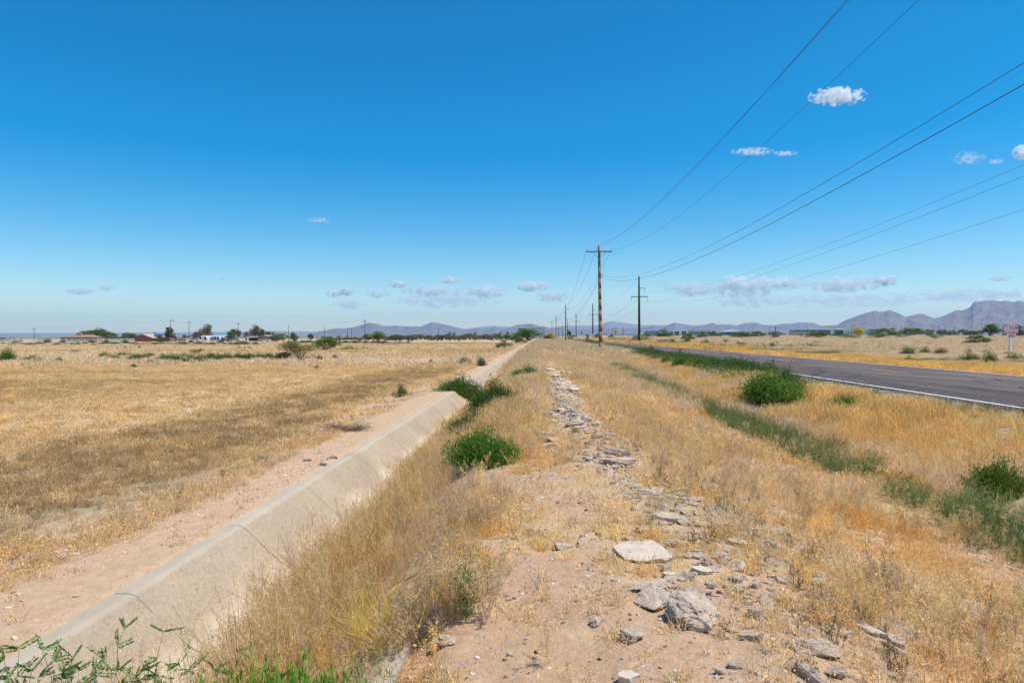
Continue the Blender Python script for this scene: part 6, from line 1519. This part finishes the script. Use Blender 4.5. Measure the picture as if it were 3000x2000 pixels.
# brown-roofed ranch house with a porch
r, k, g = site(232, 320, 'ranch_house', 'brown-roofed ranch house with a long porch and roof cooler behind the white fence', 'house')
zz = lambda py: CAMZ + (985 - py) * k - g
W2 = 62 * k; brick = m_('brown_brick', (.20, .13, .10), .9, (.26, .17, .13)); tile = m_('brown_tile_roof', (.30, .15, .10), .85, (.36, .19, .13)); beam = m_('cream_beam', (.50, .43, .35), .8)
MB().box(-W2, W2 * .72, 1.8, 9, 0, zz(989)).build('wall', brick, r)
b = MB(); gable_roof(b, -W2 * .8, W2 * .5, 1.8, 9.2, zz(988), zz(980.5), .5, .15, 'x', 3.0); b.build('roof', tile, r)
MB().box(-W2 - .8, W2 + 1.2, -1.2, 2.3, zz(989.0), zz(987.6)).build('porch_roof', m_('porch_roof_tan', (.42, .30, .23), .85), r)
for px in (212, 228, 244, 271, 281, 180, 196):
    MB().box((px - 232) * k - .1, (px - 232) * k + .1, -.9, -.7, 0, zz(989.05)).build('porch_post', beam, r)
for px in (204, 220, 236, 262): window(r, (px - 232) * k, 1.8, 1.0, 1.2, 1.0)
MB().box((250 - 232) * k, (256 - 232) * k, 1.70, 1.79, 0, 2.1).build('door', m_('grey_door', (.30, .27, .25)), r)
MB().box((210 - 232) * k, (219.5 - 232) * k, 4.2, 5.7, zz(982), zz(974)).build('roof_cooler', m_('grey_cooler', (.20, .19, .20), .7, (.3, .29, .3), 6), r)
# white rail fence
r, k, g = site(196, 250, 'rail_fence', 'long white three-rail fence in front of the ranch house', 'fence')
fw = m_('fence_white', (.78, .78, .79), .6)
x0, x1 = -200 * k, 197 * k; n = 22
for q in range(n + 1):
    x = x0 + (x1 - x0) * q / n; MB().box(x - .07, x + .07, -.07, .07, -.1, 1.25).build('post', fw, r)
for zq in (.30, .70, 1.08): MB().box(x0, x1, -.10, -.075, zq, zq + .15).build('rail', fw, r)
# low tan house
r, k, g = site(356, 360, 'low_tan_house', 'low tan-roofed house between the ranch house and the maroon house', 'house')
zz = lambda py: CAMZ + (985 - py) * k - g
MB().box(-20 * k, 16 * k, 0, 8, 0, zz(991.5)).build('wall', m_('tan_wall', (.42, .34, .27)), r)
b = MB(); gable_roof(b, -22 * k, 18 * k, 0, 8, zz(991.5), zz(986.5), .5, .12, 'x', 3.0); b.build('roof', m_('tan_roof', (.52, .38, .26), .85), r)
MB().box(-6 * k, -1 * k, 3, 4.4, zz(987.3), zz(985)).build('roof_cooler', m_('grey_cooler', (.2, .2, .2)), r)
for x in (-12, -2, 8): window(r, x * k, 0, 1.0, 1.1, .9)
# maroon house with solar panels
r, k, g = site(419, 300, 'maroon_house', 'maroon gabled house with blue solar panels on its roof', 'house', -.10)
zz = lambda py: CAMZ + (985 - py) * k - g
mar = m_('maroon_wall', (.27, .075, .085), .9, (.32, .10, .105), 1.5)
xl, xr = -27 * k, 28 * k
MB().prism([(xl, 0), (xr, 0), (xr, zz(989.4)), (0, zz(979.2)), (xl, zz(989.4))], 0, 9).build('wall', mar, r)
MB().prism([(xl - .5, zz(990.3)), (0, zz(978.9)), (0, zz(978.2)), (xl - .6, zz(989.7))], -.4, 9.4).build('left_roof', m_('maroon_house_roof', (.30, .20, .17), .85), r)
rf = MB().prism([(xr + .5, zz(990.3)), (0, zz(978.9)), (0, zz(978.2)), (xr + .6, zz(989.7))], -.4, 9.4); rf.build('right_roof', m_('tan_roof', (.5, .38, .26)), r)
MB().box(2 * k, 58 * k, 3.0, 11, 0, zz(989.2)).build('rear_wing', m_('maroon_rear', (.25, .13, .11)), r)
b = MB(); gable_roof(b, 0, 58 * k, 3.0, 11, zz(989.5), zz(978.6), .5, .15, 'x', 0); rf = b.build('wing_roof', m_('tan_roof', (.5, .38, .26)), r)
def slope_pt(u, v):   # on the front slope of the wing roof
    ya, za = 2.5, zz(989.5) + .15; yb, zb = 7.0, zz(978.6) + .15
    return (u * k, ya + (yb - ya) * v, za + (zb - za) * v + .06)
sp = m_('solar_blue', (.03, .075, .20), .2)
for (ua, ub, va, vb) in [(10, 19, .12, .5), (19.4, 28, .12, .5), (28.4, 36, .12, .5), (10, 19, .53, .92), (19.4, 28, .53, .92), (28.4, 36, .53, .92), (38, 46, .55, .92), (46.4, 53, .55, .92)]:
    q = [slope_pt(ua, va), slope_pt(ub, va), slope_pt(ub, vb), slope_pt(ua, vb)]
    MB().add(q + [(a, c, d + .05) for a, c, d in q], [(3, 2, 1, 0), (4, 5, 6, 7), (0, 1, 5, 4), (1, 2, 6, 5), (2, 3, 7, 6), (3, 0, 4, 7)]).build('solar_panel', sp, r)
window(r, 33 * k, 3.0, 1.0, .7, 1.3); window(r, 42 * k, 3.0, 1.0, .9, 1.1)
MB().box(-9 * k, -8.3 * k, -.05, .0, .3, 2.3).build('meter_pipe', m_('grey_pipe', (.12, .08, .09)), r)
# white mobile home
r, k, g = site(618, 320, 'mobile_home', 'white mobile home with pale metal roof among the left trees', 'house')
zz = lambda py: CAMZ + (985 - py) * k - g
wh = m_('cream_siding', (.60, .56, .50), .8, (.66, .62, .57), 2); pr = m_('pale_metal_roof', (.48, .55, .58), .5)
MB().box(-32 * k, 34 * k, 0, 7, 0, zz(989)).build('wall', wh, r)
b = MB(); gable_roof(b, -32 * k, 34 * k, 0, 7, zz(989), zz(983.5), .4, .12); b.build('roof', pr, r)
MB().prism([(-32 * k, 0), (-3 * k, 0), (-3 * k, zz(989)), (-17 * k, zz(984.6)), (-32 * k, zz(989))], -2.5, -.02).build('porch_gable', wh, r)
MB().prism([(12 * k, 0), (30 * k, 0), (30 * k, zz(990)), (21 * k, zz(986)), (12 * k, zz(990))], -1.6, -.02).build('bay_gable', wh, r)
for x in (4, 8, 33): window(r, x * k, 0, .9, .8, 1.3, mat=pr)
for x, y_ in ((-24, -2.5), (-10, -2.5), (17, -1.6), (25, -1.6)): window(r, x * k, y_, .8, .9, 1.4, mat=pr)
# red brick low building, awnings, orange gabled house
r, k, g = site(661, 330, 'red_outbuilding', 'low red-orange outbuilding right of the white mobile home', 'outbuilding'); zz = lambda py: CAMZ + (985 - py) * k - g
ob = m_('orange_brick', (.36, .13, .07), .9, (.42, .17, .09), 2)
MB().box(-10 * k, 9 * k, 0, 5, 0, zz(989)).build('wall', ob, r); MB().box(-10.5 * k, 9.5 * k, -.3, 5.3, zz(989), zz(988.3)).build('roof', m_('dark_roof', (.16, .12, .1)), r); MB().box(-2 * k, 2 * k, -.05, -.001, 0, 2.0).build('door', m_('grey_door', (.3, .27, .25)), r)
r, k, g = site(740, 320, 'carport', 'white-topped carport with dark open sides left of the orange house', 'carport'); zz = lambda py: CAMZ + (985 - py) * k - g
for q, (a, c, t0, t1) in enumerate([(-22, -8, 989, 987.2), (-9, 4, 988, 986), (3, 22, 986.8, 985)]): MB().box(a * k, c * k, q * .3, 5, zz(t0), zz(t1)).build('canopy', m_('canopy_white', (.72, .72, .72)), r)
for x in (-21, -12, -3, 6, 14, 20): MB().box(x * k - .08, x * k + .08, .4, .6, 0, zz(989)).build('post', m_('dark_steel', (.08, .08, .08)), r)
MB().box(-21 * k, 20 * k, 4.6, 4.8, 0, zz(989)).build('back_screen', m_('dark_screen', (.05, .05, .055)), r)
r, k, g = site(770, 310, 'orange_house', 'orange brick gabled house near the end of the left houses', 'house'); zz = lambda py: CAMZ + (985 - py) * k - g
MB().prism([(-14 * k, 0), (16 * k, 0), (16 * k, zz(987)), (1 * k, zz(981.6)), (-14 * k, zz(987))], 0, 9).build('wall', ob, r)
MB().prism([(-16 * k, zz(987.6)), (1 * k, zz(981.3)), (1 * k, zz(980.5)), (-16.5 * k, zz(987))], -.4, 9.4).build('left_roof', m_('grey_brown_roof', (.28, .2, .17)), r); MB().prism([(18 * k, zz(987.6)), (1 * k, zz(981.3)), (1 * k, zz(980.5)), (18.5 * k, zz(987))], -.4, 9.4).build('right_roof', m_('grey_brown_roof', (.28, .2, .17)), r)
window(r, -6 * k, 0, 1.0, 1.0, 1.0); window(r, 8 * k, 0, 1.0, 1.0, 1.0)
# flag
r, k, g = site(694, 300, 'flag', 'small faded red and white flag on a thin pole beside the tall utility pole', 'flag'); zz = lambda py: CAMZ + (985 - py) * k - g
MB().tube((0, 0, 0), (0, 0, zz(980)), .04, .03, 6).build('flag_pole', M_SW, r)
for q in range(5): MB().box(-4.5 * k, 0, -.02, .02, zz(984.6) + q * .12, zz(984.6) + q * .12 + .12).build('stripe', [M_SRD, m_('flag_white', (.6, .55, .55))][q % 2], r)
# parked vehicles as small far cars
def far_car(px, D, label, c, L=4.6, h=1.5):
    r, k, g = site(px, D, 'parked_car', label, 'car'); p_ = m_('paint_' + str(c), c, .35)
    b = MB(); b.prism([(-L / 2, .35), (L / 2, .35), (L / 2, .85), (L / 2 - .9, .95), (-L / 2 + .2, .95), (-L / 2, .8)], -.85, .85); b.build('body', p_, r)
    b = MB(); b.prism([(-L / 2 + .5, .95), (L / 2 - 1.1, .95), (L / 2 - 1.9, h), (-L / 2 + 1.0, h)], -.72, .72); b.build('cabin', GL, r)
    b = MB(); b.box(-L / 2 + 1.0, L / 2 - 1.9, -.7, .7, h + .003, h + .06); b.build('car_roof', p_, r)
    for x in (-L * .31, L * .31):
        for y in (-.78, .78): MB().tube((x, y - .1, .33), (x, y + .1, .33), .33, .33, 10).build('wheel', m_('black_rubber', (.02, .02, .02)), r)
far_car(572, 300, 'white car parked left of the white mobile home', (.7, .7, .72)); far_car(690, 290, 'pale silver car parked under the flag', (.55, .56, .58)); far_car(776, 295, 'white car parked before the orange house', (.66, .66, .68)); far_car(1678, 470, 'white truck parked by the far crossing', (.68, .68, .7), 6.0, 2.2); far_car(2080, 600, 'white van beside the long white building', (.7, .7, .72), 5.4, 2.0)
far_car(660, 285, 'small blue car parked before the red outbuilding', (.05, .13, .28), 4, 1.4)
# far left beige wall
r, k, g = site(22, 340, 'beige_wall', 'long low beige building at the far left behind the white fence', 'building'); zz = lambda py: CAMZ + (985 - py) * k - g
MB().box(-30 * k, 28 * k, 0, 4, 0, zz(995)).build('wall', m_('beige_wall', (.52, .42, .35)), r); MB().box(-31 * k, 29 * k, -.2, 4.2, zz(995) + .003, zz(994)).build('roof', m_('beige_trim', (.6, .52, .45)), r)
for x in (-20, -6, 8, 20): MB().box(x * k - .5, x * k + .5, -.05, -.001, .6, 1.4).build('window', GL, r)

# far buildings on the right (about 800 m off)
DB = 780
def block(px0, px1, top, name, label, wall, roofc=None, th=.0, bays=None, wins=0, base=None, D=DB, dep=20, slope=0):
    r, k, g = site((px0 + px1) / 2, D, name, label, 'building'); zz = lambda py: CAMZ + (985 - py) * k - g
    hw = (px1 - px0) / 2 * k; H = zz(top)
    MB().box(-hw, hw, 0, dep, 0, H).build('wall', wall, r)
    if roofc:
        MB().prism([(-hw - .6, H + .003), (hw + .6, H + .003), (hw + .6, H + .8 + slope), (-hw - .6, H + .8)], -1, dep + 1).build('roof', roofc, r)
    if bays:
        for (a, c, t0) in bays:
            xa, xc = (a - (px0 + px1) / 2) * k, (c - (px0 + px1) / 2) * k
            MB().box(xa, xc, -.25, -.003, .2, zz(t0)).build('bay_door', m_('bay_dark', (.16, .15, .17)), r)
            MB().box(xa - .3, xc + .3, -1.6, -.003, zz(t0) + .004, zz(t0) + .9).build('bay_canopy', m_('bay_white', (.72, .72, .72)), r)
    for q in range(wins):
        x = -hw * .92 + 1.84 * hw * (q + .5) / wins
        MB().box(x - .55, x + .55, -.1, -.003, H * .45, H * .45 + 1.3).build('window', GL, r)
    return r, k
wb = m_('bright_white_wall', (.80, .79, .76), .8); bl = m_('blue_metal', (.06, .17, .32), .5); gyb = m_('grey_wall', (.38, .38, .42)); wr = m_('white_roof', (.76, .76, .76), .6)
block(1898, 1932, 972.5, 'blue_roof_shed', 'shed with a blue roof and pale walls just right of the dark pole', m_('pale_wall', (.42, .42, .44)), bl, wins=4, slope=.8)
block(1962, 2016, 969, 'bay_building', 'white building with dark loading bays, left half of the long white pair', wb, None, bays=[(1963, 1972, 971), (1977, 1990, 970), (1997, 2010, 969.5)], dep=25)
block(2017, 2082, 966.5, 'white_warehouse', 'long white warehouse with a row of small dark windows', m_('warehouse_cream', (.56, .54, .49), .8), wr, wins=18)
block(2126, 2162, 972, 'small_blue_office', 'small blue building with a white sloped roof beyond the road', bl, wr, wins=6, slope=1.5)
block(2105, 2124, 975, 'grey_shed', 'tiny grey shed left of the small blue building', gyb, None, wins=3)
block(2335, 2432, 966, 'long_blue_building', 'long low blue building with a white roof before the mountains', bl, wr, wins=14)
block(2314, 2400, 971, 'pink_block_wall', 'pinkish tan block wall in front of the long blue building', m_('pink_tan', (.38, .29, .25)), None, D=700, dep=2)
block(2433, 2475, 964.5, 'grey_bay_building', 'grey building with dark bays between the blue and the striped buildings', wb, wr, bays=[(2412, 2430, 966), (2445, 2470, 966)])
block(2476, 2546, 961.5, 'striped_warehouse', 'cream warehouse with vertical ribs behind the yellow tree', m_('warehouse_cream', (.56, .54, .49)), None, wins=14)
block(2546, 2576, 966, 'blue_end_building', 'blue-roofed building at the right end of the far row', m_('grey_wall', (.38, .38, .42)), bl, wins=5)
block(2292, 2307, 972, 'small_white_building', 'small white building left of the pinkish block wall', wb, None, wins=3)
block(2984, 3060, 954, 'white_roof_hall', 'white-roofed hall behind the sale sign at the right edge', m_('pale_wall', (.42, .42, .44)), wr, wins=6, D=600)
# dark slatted solar or security fence beyond the warning sign
r, k, g = site(1815, 640, 'dark_fence', 'long dark upright-barred fence on the horizon behind the stop-ahead sign', 'fence')
for q in range(60): MB().box((-50 + q * 1.75) * k - .08, (-50 + q * 1.75) * k + .08, 0, .1, 0, 2.6).build('bar', m_('dark_bars', (.09, .10, .14)), r)
for z in (.3, 2.4): MB().box(-50 * k, 54 * k, .11, .2, z, z + .15).build('rail', m_('dark_bars', (.09, .1, .14)), r)

# ================================================================== CLOUDS (volumes, high and far outside the haze)
def cloud(px, py, wpx, hpx, D, label, dens=5.0, seed=0, thr=.48, sc=2.2, grp=None):
    c = at(px, py, D); k = D / 2000; sx_, sz_ = wpx / 2 * k, hpx / 2 * k
    sy_ = max(sx_ * .5, sz_)
    bm = bmesh.new(); bmesh.ops.create_icosphere(bm, subdivisions=2, radius=1.0); me = bpy.data.meshes.new('cloud'); bm.to_mesh(me); bm.free()
    m, t, out = new_mat('cloud_vapour'); N = t.nodes; L = t.links
    tc = N.new('ShaderNodeTexCoord'); ln = N.new('ShaderNodeVectorMath'); ln.operation = 'LENGTH'; L.new(tc.outputs['Object'], ln.inputs[0])
    mp = N.new('ShaderNodeMapping'); asp = sx_ / sz_
    mp.inputs['Scale'].default_value = (1.15 * sc * asp ** .5, 1.2 * sc * .8, sc * .8); mp.inputs['Location'].default_value = (seed * 3.7, seed * 1.3, seed * 2.1)
    L.new(tc.outputs['Object'], mp.inputs['Vector'])
    nz = N.new('ShaderNodeTexNoise'); nz.inputs['Scale'].default_value = 1; nz.inputs['Detail'].default_value = 5; nz.inputs['Roughness'].default_value = .58; L.new(mp.outputs[0], nz.inputs['Vector'])
    s0 = N.new('ShaderNodeMath'); s0.operation = 'MULTIPLY_ADD'; s0.inputs[1].default_value = 2.6; s0.inputs[2].default_value = -.80; L.new(nz.outputs[0], s0.inputs[0])
    s1 = N.new('ShaderNodeMath'); s1.operation = 'MULTIPLY_ADD'; s1.inputs[1].default_value = -.50; L.new(ln.outputs['Value'], s1.inputs[0]); L.new(s0.outputs[0], s1.inputs[2])
    mr = N.new('ShaderNodeMapRange'); mr.inputs['From Min'].default_value = thr - .28; mr.inputs['From Max'].default_value = thr + .10; mr.inputs['To Max'].default_value = dens * 1.1 / sy_; mr.clamp = True
    L.new(s1.outputs[0], mr.inputs['Value'])
    vs = N.new('ShaderNodeVolumePrincipled'); vs.inputs['Color'].default_value = (.97, .98, 1, 1); vs.inputs['Anisotropy'].default_value = .0
    L.new(mr.outputs[0], vs.inputs['Density']); L.new(vs.outputs[0], out.inputs['Volume'])
    o = mk('cloud', me, m, loc=c, scale=(sx_, sy_, sz_), rot=(0, 0, YAW)); tag(o, label, 'cloud', grp)
for q, a in enumerate([
 (2453, 283, 185, 56, 7000, 'bright fish-shaped cumulus cloud, the clearest in the upper right sky', 7, 1, .46),
 (2205, 444, 140, 24, 9000, 'thin streaky cloud crossed by a wire in the right sky', 2.2, 2, .46), (2300, 450, 84, 16, 9000, 'small thin wisp right of the streaky cloud', 1.6, 3, .45),
 (2836, 464, 110, 44, 9000, 'arch-shaped faint cloud near the right edge', .9, 4, .50), (2918, 474, 54, 16, 9000, 'tiny wisp between the arch-shaped cloud and the right edge', 1.2, 5, .46),
 (3010, 448, 90, 58, 9000, 'white puffy cloud cut by the right edge of the picture', 6, 6, .44), (932, 645, 78, 20, 12000, 'small lone wisp in the left middle sky', 1.0, 7, .47),
 (232, 853, 92, 20, 20000, 'flat small white cloud low at far left', 2.2, 8, .44), (311, 843, 50, 18, 20000, 'smaller puff right of the flat cloud at far left', 1.8, 9, .44), (652, 816, 34, 10, 20000, 'tiny faint puff low in the left sky', 1, 10, .44),
 (980, 857, 60, 30, 22000, 'slanting little cloud, left of a low pair', 2.0, 11, .46), (1018, 851, 56, 38, 22000, 'slanting little cloud, right of a low pair', 2.2, 12, .45), (1168, 832, 60, 26, 20000, 'small bright cloud upper left of the big low bank', 2.6, 13, .43), (1106, 860, 76, 34, 22000, 'faint torn cloud left of the big low bank', 1.6, 14, .47),
 (1320, 820, 84, 22, 21000, 'narrow bright cloud on top of the big low bank', 2.4, 15, .43), (1270, 852, 190, 46, 23000, 'left half of the big low cloud bank over the mountains', 2.2, 16, .45), (1420, 854, 130, 50, 23000, 'right domed half of the big low cloud bank over the mountains', 2.4, 17, .44), (1310, 882, 320, 44, 25000, 'wide pale veil beneath the big low cloud bank', 1.0, 18, .44),
 (1560, 837, 110, 36, 21000, 'bright little cumulus left of the wooden poles', 3, 19, .44), (1622, 868, 100, 38, 22000, 'softer cumulus just above the farthest wooden poles', 2.2, 20, .45), (1022, 892, 110, 36, 24000, 'faint smudge of cloud low above the left mountains', .8, 21, .46),
 (2025, 846, 190, 54, 22000, 'left end of the long low cloud bank on the right', 1.8, 22, .46), (2180, 838, 210, 72, 22000, 'towering middle part of the long low cloud bank on the right', 2.6, 23, .45), (2308, 830, 130, 44, 22000, 'bright dome in the long low cloud bank on the right', 2.4, 24, .44), (2470, 832, 240, 54, 22000, 'long right part of the low cloud bank on the right', 2.4, 25, .45), (2594, 820, 78, 40, 21000, 'rounded bright puff at the right end of the low cloud bank', 3, 26, .42),
 (2930, 816, 80, 20, 22000, 'small thin puff low above the largest mountain', 1.6, 27, .44), (2480, 880, 560, 52, 26000, 'broad pale veil of low cloud under the long right bank', .7, 28, .46), (2850, 866, 420, 50, 25000, 'pale ragged cloud strip just above the largest mountain', 1.0, 29, .47), (2200, 880, 260, 50, 25000, 'dim ragged cloud patch under the towering bank', .9, 30, .46)]):
    a = list(a)
    if a[4] > 15000: a[6] = a[6] * 1.5 + .3; a[2] *= 1.12; a[3] *= 1.0
    cloud(*a)
